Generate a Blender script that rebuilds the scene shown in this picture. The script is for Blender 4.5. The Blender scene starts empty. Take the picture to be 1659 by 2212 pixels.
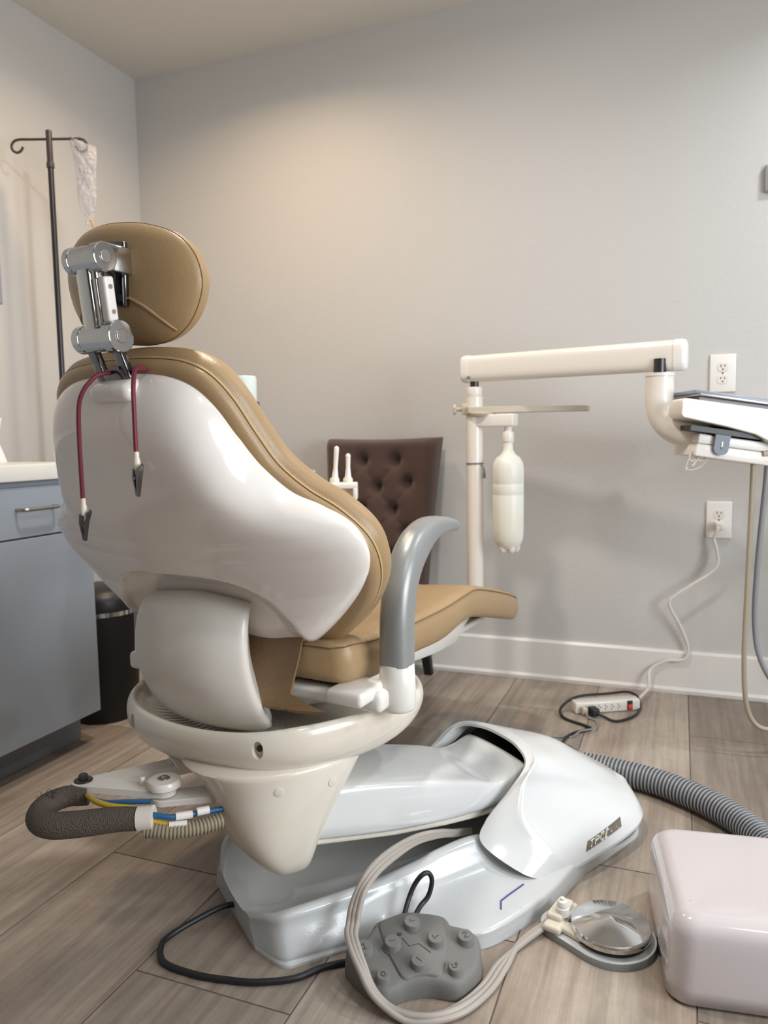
import bpy, bmesh, math, random
from mathutils import Vector, Matrix
from mathutils.bvhtree import BVHTree

random.seed(7)
C = bpy.context.scene.collection
scene = bpy.context.scene
V = Vector
pi = math.pi

# ------------------------------------------------------------------ camera
F_PX, YAW, PITCH, ROLL, CAM_H = 1644.76, -0.371732, 0.0951755, 0.0161270, 0.90
cam_data = bpy.data.cameras.new('camera')
cam = bpy.data.objects.new('camera', cam_data)
C.objects.link(cam)
fw = V((math.sin(YAW) * math.cos(PITCH), math.cos(YAW) * math.cos(PITCH), -math.sin(PITCH)))
r0 = V((math.cos(YAW), -math.sin(YAW), 0))
d0 = fw.cross(r0)
rt = math.cos(ROLL) * r0 + math.sin(ROLL) * d0
dn = -math.sin(ROLL) * r0 + math.cos(ROLL) * d0
cam.matrix_world = Matrix(((rt.x, -dn.x, -fw.x, 0), (rt.y, -dn.y, -fw.y, 0), (rt.z, -dn.z, -fw.z, CAM_H), (0, 0, 0, 1)))
cam_data.sensor_fit = 'HORIZONTAL'
cam_data.sensor_width = 36.0
cam_data.lens = 36.0 * F_PX / 1659.0
cam_data.clip_start = 0.02
cam_data.dof.use_dof = True
cam_data.dof.focus_distance = 1.30
cam_data.dof.aperture_fstop = cam_data.lens / 5.0
scene.camera = cam

# ------------------------------------------------------------------ light
scene.view_settings.view_transform = 'Standard'
scene.view_settings.look = 'None'
scene.view_settings.gamma = 1.0
scene.view_settings.use_curve_mapping = False
scene.view_settings.exposure = 0.15
world = bpy.data.worlds.new('world')
scene.world = world
world.use_nodes = True
world.node_tree.nodes['Background'].inputs[0].default_value = (0.80, 0.86, 1.0, 1)
world.node_tree.nodes['Background'].inputs[1].default_value = 0.30
CEIL = 2.44


def area_lamp(name, loc, size, power, col, spread=180, target=None, size_y=None):
    l = bpy.data.lights.new(name, 'AREA')
    if size_y:
        l.shape = 'RECTANGLE'
        l.size_y = size_y
    else:
        l.shape = 'DISK'
    l.size = size
    l.energy = power
    l.color = col
    l.spread = math.radians(spread)
    o = bpy.data.objects.new(name, l)
    o.location = loc
    if target:
        o.rotation_euler = (V(target) - V(loc)).to_track_quat('-Z', 'Y').to_euler()
    C.objects.link(o)
    return o


WARM = (1.0, 0.72, 0.47)
NEUT = (1.0, 0.945, 0.88)
COOL = (0.93, 0.97, 1.0)
LAMPS = [('warm', (-1.42, 2.14), 7.0, WARM, 150), ('cool', (0.86, 2.30), 11.5, (0.84, 0.93, 1.0), 145),
         ('over_chair', (-0.72, 1.48), 15.5, NEUT, 172), ('fill_right', (0.70, 0.35), 6.5, (0.97, 0.98, 1.0), 172)]  # the last lamp is unseen, added as frontal fill
for nm, (lx, ly), pw, co, sp in LAMPS:
    area_lamp('lamp_' + nm, (lx, ly, CEIL - 0.014), 0.14, pw, co, sp)
# added daylight fill from an unseen window in the right-hand wall
area_lamp('lamp_window_fill', (1.88, 0.62, 1.20), 1.4, 54.0, (0.92, 0.96, 1.0), 180, (-0.8, 0.62, 0.9), 1.15)


# ------------------------------------------------------------------ materials
def lin(c):
    return c / 12.92 if c <= 0.04045 else ((c + 0.055) / 1.055) ** 2.4


def srgb(r, g, b):
    return (lin(r / 255), lin(g / 255), lin(b / 255), 1)


def mat(name, col, rough=0.5, metal=0.0, bump=None, vary=None, coat=0.0, spec=0.5, speck=None, stretch=None, sheen=0.0,
        trans=0.0):
    m = bpy.data.materials.new(name)
    m.use_nodes = True
    nt = m.node_tree
    b = nt.nodes['Principled BSDF']
    b.inputs['Base Color'].default_value = col
    b.inputs['Roughness'].default_value = rough
    b.inputs['Metallic'].default_value = metal
    b.inputs['Coat Weight'].default_value = coat
    b.inputs['Coat Roughness'].default_value = 0.06
    b.inputs['Specular IOR Level'].default_value = spec
    b.inputs['Sheen Weight'].default_value = sheen
    b.inputs['Transmission Weight'].default_value = trans
    tc = nt.nodes.new('ShaderNodeTexCoord')
    mp = nt.nodes.new('ShaderNodeMapping')
    if stretch:
        mp.inputs['Scale'].default_value = stretch
    nt.links.new(tc.outputs['Object'], mp.inputs[0])
    out_col = None
    if vary:
        n = nt.nodes.new('ShaderNodeTexNoise')
        n.inputs['Scale'].default_value = vary[0]
        n.inputs['Detail'].default_value = 5
        nt.links.new(mp.outputs[0], n.inputs['Vector'])
        r = nt.nodes.new('ShaderNodeValToRGB')
        r.color_ramp.elements[0].position = 0.3
        r.color_ramp.elements[1].position = 0.7
        r.color_ramp.elements[0].color = vary[1]
        r.color_ramp.elements[1].color = col
        nt.links.new(n.outputs[0], r.inputs[0])
        out_col = r.outputs[0]
    if speck:                                    # (scale, threshold, colour): small chips and dirt
        n = nt.nodes.new('ShaderNodeTexNoise')
        n.inputs['Scale'].default_value = speck[0]
        n.inputs['Detail'].default_value = 3
        nt.links.new(mp.outputs[0], n.inputs['Vector'])
        r = nt.nodes.new('ShaderNodeValToRGB')
        r.color_ramp.elements[0].position = speck[1]
        r.color_ramp.elements[1].position = speck[1] + 0.015
        r.color_ramp.elements[0].color = (0, 0, 0, 1)
        r.color_ramp.elements[1].color = (1, 1, 1, 1)
        nt.links.new(n.outputs[0], r.inputs[0])
        mx = nt.nodes.new('ShaderNodeMix')
        mx.data_type = 'RGBA'
        nt.links.new(r.outputs[0], mx.inputs['Factor'])
        if out_col:
            nt.links.new(out_col, mx.inputs['A'])
        else:
            mx.inputs['A'].default_value = col
        mx.inputs['B'].default_value = speck[2]
        out_col = mx.outputs['Result']
    if out_col:
        nt.links.new(out_col, b.inputs['Base Color'])
    if bump:                                     # (scale, strength, kind)
        if len(bump) > 2 and bump[2] == 'voronoi':
            n = nt.nodes.new('ShaderNodeTexVoronoi')
        else:
            n = nt.nodes.new('ShaderNodeTexNoise')
            n.inputs['Detail'].default_value = 4
        n.inputs['Scale'].default_value = bump[0]
        nt.links.new(mp.outputs[0], n.inputs['Vector'])
        bp = nt.nodes.new('ShaderNodeBump')
        bp.inputs['Strength'].default_value = bump[1]
        bp.inputs['Distance'].default_value = 0.002
        nt.links.new(n.outputs[0], bp.inputs['Height'])
        nt.links.new(bp.outputs[0], b.inputs['Normal'])
    return m


def glass_mat(name, col, rough, clear, bump=None):
    """thin clear or milky plastic: a mix of transparent and glossy/diffuse"""
    m = bpy.data.materials.new(name)
    m.use_nodes = True
    nt = m.node_tree
    b = nt.nodes['Principled BSDF']
    b.inputs['Base Color'].default_value = col
    b.inputs['Roughness'].default_value = rough
    tr = nt.nodes.new('ShaderNodeBsdfTransparent')
    mx = nt.nodes.new('ShaderNodeMixShader')
    mx.inputs[0].default_value = clear
    nt.links.new(b.outputs[0], mx.inputs[1])
    nt.links.new(tr.outputs[0], mx.inputs[2])
    nt.links.new(mx.outputs[0], nt.nodes['Material Output'].inputs[0])
    if bump:
        n = nt.nodes.new('ShaderNodeTexNoise')
        n.inputs['Scale'].default_value = bump[0]
        bp = nt.nodes.new('ShaderNodeBump')
        bp.inputs['Strength'].default_value = bump[1]
        bp.inputs['Distance'].default_value = 0.02
        tc = nt.nodes.new('ShaderNodeTexCoord')
        nt.links.new(tc.outputs['Object'], n.inputs['Vector'])
        nt.links.new(n.outputs[0], bp.inputs['Height'])
        nt.links.new(bp.outputs[0], b.inputs['Normal'])
    return m


M = {}
M['wall'] = mat('wall_paint', srgb(199, 197, 194), 0.55, bump=(70, 0.35))
M['wall_dark'] = mat('darkened_unseen_wall', srgb(92, 90, 88), 0.6, bump=(70, 0.35))  # unseen wall, darkened to cut fill and darken chrome reflections
M['ceiling'] = mat('ceiling_paint', srgb(214, 210, 202), 0.8, bump=(60, 0.2))
M['trim'] = mat('trim_paint', srgb(226, 223, 219), 0.35)
M['shell'] = mat('gloss_white_plastic', srgb(242, 237, 232), 0.12, coat=0.4, speck=(60, 0.80, srgb(150, 140, 130)))
M['hood'] = mat('gloss_white_cover', srgb(216, 218, 218), 0.14, coat=0.4, speck=(42, 0.775, srgb(120, 115, 110)))
M['cream'] = mat('cream_plastic', srgb(236, 231, 220), 0.22, coat=0.2, vary=(4, srgb(222, 213, 198)))
M['cover'] = mat('satin_white_plastic', srgb(228, 224, 217), 0.28, vary=(9, srgb(221, 216, 206)),
                 speck=(40, 0.78, srgb(130, 124, 116)))
M['base'] = mat('painted_base', srgb(202, 205, 206), 0.22, coat=0.2, bump=(260, 0.10),
                speck=(34, 0.735, srgb(120, 118, 116)))
M['leather'] = mat('tan_vinyl', srgb(170, 143, 106), 0.36, bump=(620, 0.16, 'voronoi'), vary=(5, srgb(163, 135, 98)))
M['leather_dark'] = mat('brown_vinyl', srgb(132, 105, 75), 0.45, bump=(420, 0.3, 'voronoi'))
M['seam'] = mat('seam_thread', srgb(122, 95, 62), 0.7)
M['thread'] = mat('light_thread', srgb(206, 180, 136), 0.6)
M['chrome'] = mat('chrome', srgb(205, 205, 205), 0.09, 1.0)
M['chrome_dark'] = mat('chrome_plate', srgb(120, 120, 122), 0.12, 1.0)  # on fork and clips, dark reflections are put into the chrome colour
M['steel'] = mat('brushed_steel', srgb(176, 172, 166), 0.30, 1.0, bump=(300, 0.08))
M['armrest'] = mat('silver_grey_plastic', srgb(150, 153, 153), 0.33, 0.25, bump=(700, 0.12))
M['white'] = mat('white_plastic', srgb(235, 232, 227), 0.3)
M['warmwhite'] = mat('off_white_enamel', srgb(232, 226, 218), 0.28, coat=0.2)
M['beige'] = mat('beige_enamel', srgb(198, 188, 172), 0.4)
M['bottle'] = mat('milky_plastic', srgb(237, 239, 234), 0.4, vary=(6, srgb(224, 224, 210)))
M['hose_tan'] = mat('tan_ribbed_hose', srgb(158, 147, 128), 0.5)
M['rubber'] = mat('grey_rubber', srgb(118, 117, 114), 0.62, bump=(500, 0.15))
M['rubber_dark'] = mat('dark_grey_rubber', srgb(70, 69, 67), 0.7)
M['black'] = mat('black_plastic', srgb(26, 26, 28), 0.4)
M['blackmatt'] = mat('matt_black', srgb(20, 20, 22), 0.6)
M['cable_black'] = mat('black_cable', srgb(30, 31, 34), 0.45)
M['cable_grey'] = mat('grey_tubing', srgb(172, 164, 156), 0.42)
M['cable_tan'] = mat('beige_tubing', srgb(164, 154, 134), 0.45)
M['cable_bluegrey'] = mat('blue_grey_tubing', srgb(142, 142, 148), 0.4)
M['cable_white'] = mat('white_cord', srgb(222, 218, 210), 0.45)
M['hose'] = mat('grey_hose', srgb(160, 163, 168), 0.42)
M['hose_dark'] = mat('dark_hose_groove', srgb(92, 95, 100), 0.5)
M['braid'] = mat('braided_sleeve', srgb(92, 82, 75), 0.8, bump=(420, 1.0, 'voronoi'))
M['fabric'] = mat('brown_upholstery', srgb(72, 50, 41), 0.85, bump=(900, 0.3), sheen=0.3)
M['cabinet'] = mat('blue_grey_laminate', srgb(150, 158, 168), 0.5)
M['counter'] = mat('white_counter', srgb(224, 222, 216), 0.35)
M['toekick'] = mat('grey_vinyl', srgb(122, 126, 134), 0.5)
M['maroon'] = mat('maroon_cord', srgb(112, 32, 52), 0.5)
M['ivory'] = mat('ivory_plastic', srgb(222, 214, 198), 0.4)
M['tube_blue'] = mat('blue_tubing', srgb(44, 96, 140), 0.35)
M['tube_yellow'] = mat('yellow_tubing', srgb(196, 164, 50), 0.35)
M['purple'] = mat('purple_marker', srgb(86, 72, 142), 0.5)
M['decal_dark'] = mat('worn_decal', srgb(118, 110, 98), 0.6, vary=(120, srgb(92, 85, 74)),
                      speck=(160, 0.66, srgb(206, 202, 194)))
M['decal_light'] = mat('decal_letter', srgb(212, 208, 200), 0.5, speck=(150, 0.66, srgb(150, 144, 132)))
M['pinkwhite'] = mat('gloss_box_enamel', srgb(204, 197, 199), 0.10, coat=0.5, speck=(38, 0.77, srgb(120, 110, 108)))
M['pole'] = mat('dark_pole_metal', srgb(74, 72, 74), 0.35, 0.8)
M['polecap'] = mat('pole_coating', srgb(72, 62, 64), 0.5)
M['bag'] = glass_mat('clear_film', srgb(215, 213, 218), 0.06, 0.60, bump=(60, 0.6))
M['glass'] = glass_mat('clear_glass', srgb(225, 235, 228), 0.05, 0.6)
M['bagtop'] = mat('milky_bag_film', srgb(222, 214, 204), 0.3)
M['amber'] = mat('amber_port', srgb(206, 160, 96), 0.4)
M['blue_wrap'] = mat('blue_barrier_film', srgb(128, 138, 160), 0.25)
M['pedal_grey'] = mat('pedal_grey_metal', srgb(140, 143, 142), 0.4)
M['slate'] = mat('slate_plastic', srgb(104, 114, 128), 0.4)
M['mint'] = mat('pale_mint_plastic', srgb(206, 220, 214), 0.35)
M['violet'] = mat('violet_ring', srgb(92, 78, 140), 0.4)
M['red'] = mat('red_switch', srgb(220, 60, 50), 0.3)
M['red'].node_tree.nodes['Principled BSDF'].inputs['Emission Color'].default_value = srgb(255, 70, 50)
M['red'].node_tree.nodes['Principled BSDF'].inputs['Emission Strength'].default_value = 0.12
M['dispenser'] = mat('blue_grey_dispenser', srgb(150, 152, 166), 0.4)
M['tissue'] = mat('white_card', srgb(232, 228, 226), 0.7)
M['grey_switch'] = mat('grey_switch', srgb(146, 144, 146), 0.5)
M['lens'] = mat('lamp_lens', srgb(250, 245, 235), 0.5)
M['lens'].node_tree.nodes['Principled BSDF'].inputs['Emission Color'].default_value = (1, 0.85, 0.68, 1)
M['lens'].node_tree.nodes['Principled BSDF'].inputs['Emission Strength'].default_value = 4.0
M['grout'] = mat('grout', srgb(104, 94, 86), 0.8)


def plank_material():
    m = bpy.data.materials.new('wood_look_tile')
    m.use_nodes = True
    nt = m.node_tree
    b = nt.nodes['Principled BSDF']
    b.inputs['Roughness'].default_value = 0.34
    b.inputs['Specular IOR Level'].default_value = 0.4
    at = nt.nodes.new('ShaderNodeAttribute')
    at.attribute_name = 'tone'
    tc = nt.nodes.new('ShaderNodeTexCoord')
    cm = nt.nodes.new('ShaderNodeCombineXYZ')
    for i in (0, 1, 2):
        ml = nt.nodes.new('ShaderNodeMath')
        ml.operation = 'MULTIPLY'
        ml.inputs[1].default_value = (7.3, 13.1, 5.7)[i]
        nt.links.new(at.outputs['Fac'], ml.inputs[0])
        nt.links.new(ml.outputs[0], cm.inputs[i])
    ad = nt.nodes.new('ShaderNodeVectorMath')
    ad.operation = 'ADD'
    nt.links.new(tc.outputs['Object'], ad.inputs[0])
    nt.links.new(cm.outputs[0], ad.inputs[1])

    def noise(scale, sc, det, rough=0.6):
        mp = nt.nodes.new('ShaderNodeMapping')
        mp.inputs['Scale'].default_value = sc
        n = nt.nodes.new('ShaderNodeTexNoise')
        n.inputs['Scale'].default_value = scale
        n.inputs['Detail'].default_value = det
        n.inputs['Roughness'].default_value = rough
        nt.links.new(ad.outputs[0], mp.inputs[0])
        nt.links.new(mp.outputs[0], n.inputs['Vector'])
        return n.outputs[0]

    def ramp(src, stops):
        r = nt.nodes.new('ShaderNodeValToRGB')
        while len(r.color_ramp.elements) < len(stops):
            r.color_ramp.elements.new(0.5)
        for e, (p, c) in zip(r.color_ramp.elements, stops):
            e.position = p
            e.color = c
        nt.links.new(src, r.inputs[0])
        return r.outputs[0]
    broad = ramp(noise(4.2, (1.0, 0.16, 1), 3), [(0.30, srgb(146, 130, 117)), (0.46, srgb(166, 152, 139)),
                                                (0.58, srgb(181, 169, 156)), (0.74, srgb(156, 144, 134))])
    fine = ramp(noise(46, (1.0, 0.045, 1), 6, 0.7), [(0.34, (0.62, 0.60, 0.59, 1)), (0.66, (1.18, 1.17, 1.16, 1))])
    spot = ramp(noise(30, (1.0, 0.6, 1), 6, 0.75), [(0.3, (0.86, 0.86, 0.86, 1)), (0.7, (1.09, 1.09, 1.09, 1))])
    mx = nt.nodes.new('ShaderNodeMix')
    mx.data_type = 'RGBA'
    mx.blend_type = 'MULTIPLY'
    mx.inputs['Factor'].default_value = 0.75
    nt.links.new(broad, mx.inputs['A'])
    nt.links.new(fine, mx.inputs['B'])
    mx2 = nt.nodes.new('ShaderNodeMix')
    mx2.data_type = 'RGBA'
    mx2.blend_type = 'MULTIPLY'
    mx2.inputs['Factor'].default_value = 0.8
    nt.links.new(mx.outputs['Result'], mx2.inputs['A'])
    nt.links.new(spot, mx2.inputs['B'])
    # every tile has its own tone; shade is painted into the far right ones
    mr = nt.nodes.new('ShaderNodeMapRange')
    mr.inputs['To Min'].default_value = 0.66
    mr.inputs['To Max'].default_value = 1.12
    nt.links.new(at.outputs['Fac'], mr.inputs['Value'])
    mx3 = nt.nodes.new('ShaderNodeMix')
    mx3.data_type = 'RGBA'
    mx3.blend_type = 'MULTIPLY'
    mx3.inputs['Factor'].default_value = 1.0
    nt.links.new(mx2.outputs['Result'], mx3.inputs['A'])
    cb = nt.nodes.new('ShaderNodeCombineColor')
    for i in range(3):
        nt.links.new(mr.outputs[0], cb.inputs[i])
    nt.links.new(cb.outputs[0], mx3.inputs['B'])
    nt.links.new(mx3.outputs['Result'], b.inputs['Base Color'])
    bp = nt.nodes.new('ShaderNodeBump')
    bp.inputs['Strength'].default_value = 0.12
    bp.inputs['Distance'].default_value = 0.001
    nt.links.new(fine, bp.inputs['Height'])
    nt.links.new(bp.outputs[0], b.inputs['Normal'])
    return m


M['plank'] = plank_material()


# ------------------------------------------------------------------ geometry helpers
def cr(pts, n, closed=False):
    """Catmull-Rom resample of a list of tuples to n points, even by arc length"""
    P = [V(p) if len(p) == 3 else V((p[0], p[1], 0)) for p in pts]
    k = len(P)
    out = []
    segs = k if closed else k - 1
    sub = max(8, 4 * n // segs)
    for i in range(segs):
        if closed:
            a, b, c, d = P[(i - 1) % k], P[i], P[(i + 1) % k], P[(i + 2) % k]
        else:
            a = P[i - 1] if i > 0 else 2 * P[0] - P[1]
            b, c = P[i], P[i + 1]
            d = P[i + 2] if i + 2 < k else 2 * P[-1] - P[-2]
        for j in range(sub):
            t = j / sub
            out.append(0.5 * ((2 * b) + (c - a) * t + (2 * a - 5 * b + 4 * c - d) * t * t + (3 * b - a - 3 * c + d) * t ** 3))
    out.append(P[0].copy() if closed else P[-1].copy())
    acc = [0.0]
    for i in range(1, len(out)):
        acc.append(acc[-1] + (out[i] - out[i - 1]).length)
    tot = acc[-1] or 1e-9
    res = []
    cnt = n if closed else n - 1
    j = 0
    for i in range(n):
        t = tot * i / cnt
        while j < len(acc) - 2 and acc[j + 1] < t:
            j += 1
        f = (t - acc[j]) / max(acc[j + 1] - acc[j], 1e-9)
        res.append(out[j].lerp(out[j + 1], min(max(f, 0), 1)))
    return res


def cr_param(P, n):
    """Catmull-Rom by parameter, keeps the control spacing"""
    k = len(P)
    out = []
    for i in range(n):
        x = (k - 1) * i / (n - 1)
        j = min(int(x), k - 2)
        t = x - j
        a = P[j - 1] if j > 0 else 2 * P[0] - P[1]
        b, c = P[j], P[j + 1]
        d = P[j + 2] if j + 2 < k else 2 * P[-1] - P[-2]
        out.append(0.5 * ((2 * b) + (c - a) * t + (2 * a - 5 * b + 4 * c - d) * t * t + (3 * b - a - 3 * c + d) * t ** 3))
    return out


def interp(tab, x):
    if x <= tab[0][0]:
        return tab[0][1]
    for (a, u), (b, w) in zip(tab, tab[1:]):
        if x <= b:
            return u + (w - u) * (x - a) / (b - a)
    return tab[-1][1]


class MB:
    """collects shapes into ONE mesh (one part)"""
    def __init__(self):
        self.v, self.f, self.mi = [], [], []

    def add(self, vs, fs, mi=0):
        o = len(self.v)
        self.v += [V(p) for p in vs]
        self.f += [tuple(i + o for i in f) for f in fs]
        self.mi += [mi] * len(fs)
        return self

    def box(self, c, size, ax=None, mi=0, bev=0.0):
        ax = ax or (V((1, 0, 0)), V((0, 1, 0)), V((0, 0, 1)))
        bm = bmesh.new()
        bmesh.ops.create_cube(bm, size=1.0)
        for q in bm.verts:
            q.co = V((q.co.x * size[0], q.co.y * size[1], q.co.z * size[2]))
        if bev > 0:
            bmesh.ops.bevel(bm, geom=list(bm.edges), offset=min(bev, 0.49 * min(size)), segments=3, affect='EDGES', profile=0.5)
        bm.verts.ensure_lookup_table()
        c = V(c)
        vs = [c + ax[0] * q.co.x + ax[1] * q.co.y + ax[2] * q.co.z for q in bm.verts]
        fs = [tuple(q.index for q in f.verts) for f in bm.faces]
        bm.free()
        return self.add(vs, fs, mi)

    def rings(self, rings, cap0=True, cap1=True, closed=True, mi=0):
        n = len(rings[0])
        vs = [p for r in rings for p in r]
        fs = []
        for i in range(len(rings) - 1):
            for j in range(n if closed else n - 1):
                k = (j + 1) % n
                fs.append((i * n + j, i * n + k, (i + 1) * n + k, (i + 1) * n + j))
        if cap0:
            fs.append(tuple(range(n))[::-1])
        if cap1:
            fs.append(tuple((len(rings) - 1) * n + j for j in range(n)))
        return self.add(vs, fs, mi)

    def cyl(self, a, b, r, r2=None, seg=24, mi=0, bev=0.0):
        a, b = V(a), V(b)
        r2 = r if r2 is None else r2
        ax = (b - a).normalized()
        x = ax.orthogonal().normalized()
        y = ax.cross(x)

        def ring(c, rr):
            return [c + x * rr * math.cos(2 * pi * i / seg) + y * rr * math.sin(2 * pi * i / seg) for i in range(seg)]
        rs = []
        if bev > 0:
            for k in range(4):
                t = k / 3 * pi / 2
                rs.append(ring(a + ax * bev * (1 - math.sin(t)), r - bev * (1 - math.cos(pi / 2 - t) if False else 1 - math.sin(t))))
            for k in range(4):
                t = k / 3 * pi / 2
                rs.append(ring(b - ax * bev * (1 - math.sin(pi / 2 - t) if False else math.cos(t)), r2 - bev * (1 - math.cos(t)) if False else r2 - bev * (math.sin(t) * 0 + (1 - math.cos(t)))))
            rs = [ring(a, r - bev), ring(a + ax * bev * 0.3, r - bev * 0.3), ring(a + ax * bev, r),
                  ring(b - ax * bev, r2), ring(b - ax * bev * 0.3, r2 - bev * 0.3), ring(b, r2 - bev)]
        else:
            rs = [ring(a, r), ring(b, r2)]
        return self.rings(rs, mi=mi)

    def lathe(self, prof, o, ax=(0, 0, 1), seg=32, mi=0, cap0=True, cap1=True):
        o, ax = V(o), V(ax).normalized()
        x = ax.orthogonal().normalized()
        y = ax.cross(x)
        rs = [[o + ax * h + x * r * math.cos(2 * pi * i / seg) + y * r * math.sin(2 * pi * i / seg) for i in range(seg)] for r, h in prof]
        return self.rings(rs, cap0, cap1, mi=mi)

    def tube(self, pts, r, seg=12, n=None, smooth=True, closed=False, mi=0, flat=None, up=None):
        """r: number, or list over the control points; flat: (a, b) ellipse factors with up vector"""
        P = [V(p) for p in pts]
        n = n or max(8, 8 * len(P))
        Q = cr(P, n, closed) if smooth else P
        if not smooth:
            n = len(P)

        def rad(i):
            if callable(r):
                return r(i / (n - 1))
            if isinstance(r, (list, tuple)):
                x = (len(r) - 1) * i / (n - 1)
                j = min(int(x), len(r) - 2)
                return r[j] + (r[j + 1] - r[j]) * (x - j)
            return r
        rs = []
        x = None
        for i in range(n):
            if closed:
                t = (Q[(i + 1) % n] - Q[i - 1]).normalized()
            else:
                t = (Q[min(i + 1, n - 1)] - Q[max(i - 1, 0)]).normalized()
            if up is not None:
                x = (V(up) - t * t.dot(V(up))).normalized()
            elif x is None:
                x = t.orthogonal().normalized()
            else:
                x = (x - t * t.dot(x)).normalized()
            y = t.cross(x)
            fa, fb = flat or (1, 1)
            rr = rad(i)
            rs.append([Q[i] + x * rr * fa * math.cos(2 * pi * j / seg) + y * rr * fb * math.sin(2 * pi * j / seg) for j in range(seg)])
        if closed:
            rs.append(rs[0])
            return self.rings(rs, False, False, mi=mi)
        return self.rings(rs, mi=mi)

    def prism(self, outline, ext, mi=0):
        """closed outline (world points) extruded by vector"""
        e = V(ext)
        a = [V(p) for p in outline]
        return self.rings([a, [p + e for p in a]], mi=mi)

    def sheet(self, grid, th):
        """grid[i][j] of points -> thick sheet"""
        n, m = len(grid), len(grid[0])
        nor = []
        for i in range(n):
            row = []
            for j in range(m):
                du = grid[min(i + 1, n - 1)][j] - grid[max(i - 1, 0)][j]
                dv = grid[i][min(j + 1, m - 1)] - grid[i][max(j - 1, 0)]
                row.append(du.cross(dv).normalized())
            nor.append(row)
        top = [grid[i][j] + nor[i][j] * th / 2 for i in range(n) for j in range(m)]
        bot = [grid[i][j] - nor[i][j] * th / 2 for i in range(n) for j in range(m)]
        fs = []
        N = n * m
        for i in range(n - 1):
            for j in range(m - 1):
                a, b, c, d = i * m + j, i * m + j + 1, (i + 1) * m + j + 1, (i + 1) * m + j
                fs.append((a, b, c, d))
                fs.append((N + d, N + c, N + b, N + a))
        for i in range(n - 1):
            for j in (0, m - 1):
                a, d = i * m + j, (i + 1) * m + j
                fs.append((a, d, N + d, N + a))
        for j in range(m - 1):
            for i in (0, n - 1):
                a, b = i * m + j, i * m + j + 1
                fs.append((a, b, N + b, N + a))
        return self.add(top + bot, fs)

    def bvh(self):
        return BVHTree.FromPolygons([tuple(p) for p in self.v], self.f)

    def build(self, name, mats, parent=None, smooth=35, subsurf=0, bevel=0.0):
        me = bpy.data.meshes.new(name)
        off = parent_loc(parent)
        me.from_pydata([tuple(p - off) for p in self.v], [], self.f)
        bm = bmesh.new()
        bm.from_mesh(me)
        bmesh.ops.recalc_face_normals(bm, faces=list(bm.faces))
        bm.to_mesh(me)
        bm.free()
        if not isinstance(mats, (list, tuple)):
            mats = [mats]
        for q in mats:
            me.materials.append(q)
        if len(mats) > 1:
            me.polygons.foreach_set('material_index', self.mi)
        if smooth:
            for p in me.polygons:
                p.use_smooth = True
            if smooth < 180:
                me.set_sharp_from_angle(angle=math.radians(smooth))
        o = bpy.data.objects.new(name, me)
        C.objects.link(o)
        if parent:
            o.parent = parent
        if bevel:
            bv = o.modifiers.new('bevel', 'BEVEL')
            bv.width = bevel
            bv.segments = 3
            bv.limit_method = 'ANGLE'
            bv.angle_limit = math.radians(40)
        if subsurf:
            ss = o.modifiers.new('subsurf', 'SUBSURF')
            ss.levels = subsurf
            ss.render_levels = subsurf
        me.update()
        return o


ROOTLOC = {}


def parent_loc(p):
    while p is not None and p.parent is not None:
        p = p.parent
    return V(p.location) if p is not None else V((0, 0, 0))


def thing(name, label, cat, loc=(0, 0, 0), group=None):
    o = bpy.data.objects.new(name, None)
    o.empty_display_size = 0.05
    o.location = loc
    C.objects.link(o)
    o['label'] = label
    o['category'] = cat
    if group:
        o['group'] = group
    return o


def tag(o, label, cat, group=None):
    o['label'] = label
    o['category'] = cat
    if group:
        o['group'] = group
    return o


def centre(o):
    """move a one-mesh thing's origin to the middle of its underside"""
    me = o.data
    xs = [q.co.x for q in me.vertices]
    ys = [q.co.y for q in me.vertices]
    zs = [q.co.z for q in me.vertices]
    c = V(((min(xs) + max(xs)) / 2, (min(ys) + max(ys)) / 2, min(zs)))
    me.transform(Matrix.Translation(-c))
    o.location = c
    return o


def struct(mb, name, m, **k):
    o = mb.build(name, m, **k)
    o['kind'] = 'structure'
    return o


def part(o, label):
    o['label'] = label
    return o


# ------------------------------------------------------------------ the room
XL, XR, YB, YF = -2.199, 1.90, 2.796, -3.20
fl = MB()
fl.box(((XL + XR) / 2, (YB + YF) / 2, -0.026), (XR - XL, YB - YF, 0.05), mi=0)
tones = {}
pl_faces = []
X0, PWD, PLN, GAP = 0.041, 0.2985, 1.2, 0.0016
offs = {0: 1.188, -1: 1.583, -2: 2.476, -3: 0.984, -4: 1.276, -5: 0.69, -6: 1.885, -7: 0.3}
for k in range(-8, 8):
    xa, xb = X0 + k * PWD + GAP, X0 + (k + 1) * PWD - GAP
    if xb < XL or xa > XR:
        continue
    xa, xb = max(xa, XL), min(xb, XR)
    y = offs.get(k, (k * 0.437) % 1.2) - 5 * PLN
    while y < YB:
        ya, yb = max(y + GAP, YF), min(y + PLN - GAP, YB)
        if yb > ya:
            t = 0.25 + 0.75 * random.random()
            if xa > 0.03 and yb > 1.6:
                t = 0.0  # tiles below the delivery unit darkened to paint its shade
            n0 = len(fl.f)
            fl.add([(xa, ya, 0), (xb, ya, 0), (xb, yb, 0), (xa, yb, 0), (xa, ya, -0.0015), (xb, ya, -0.0015), (xb, yb, -0.0015), (xa, yb, -0.0015)],
                   [(0, 1, 2, 3), (0, 4, 5, 1), (1, 5, 6, 2), (2, 6, 7, 3), (3, 7, 4, 0)], 1)
            for q in range(n0, len(fl.f)):
                tones[q] = t
        y += PLN
floor = struct(fl, 'floor', [M['grout'], M['plank']], smooth=0)
at = floor.data.attributes.new('tone', 'FLOAT', 'FACE')
at.data.foreach_set('value', [tones.get(i, 0.5) for i in range(len(fl.f))])

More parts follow.
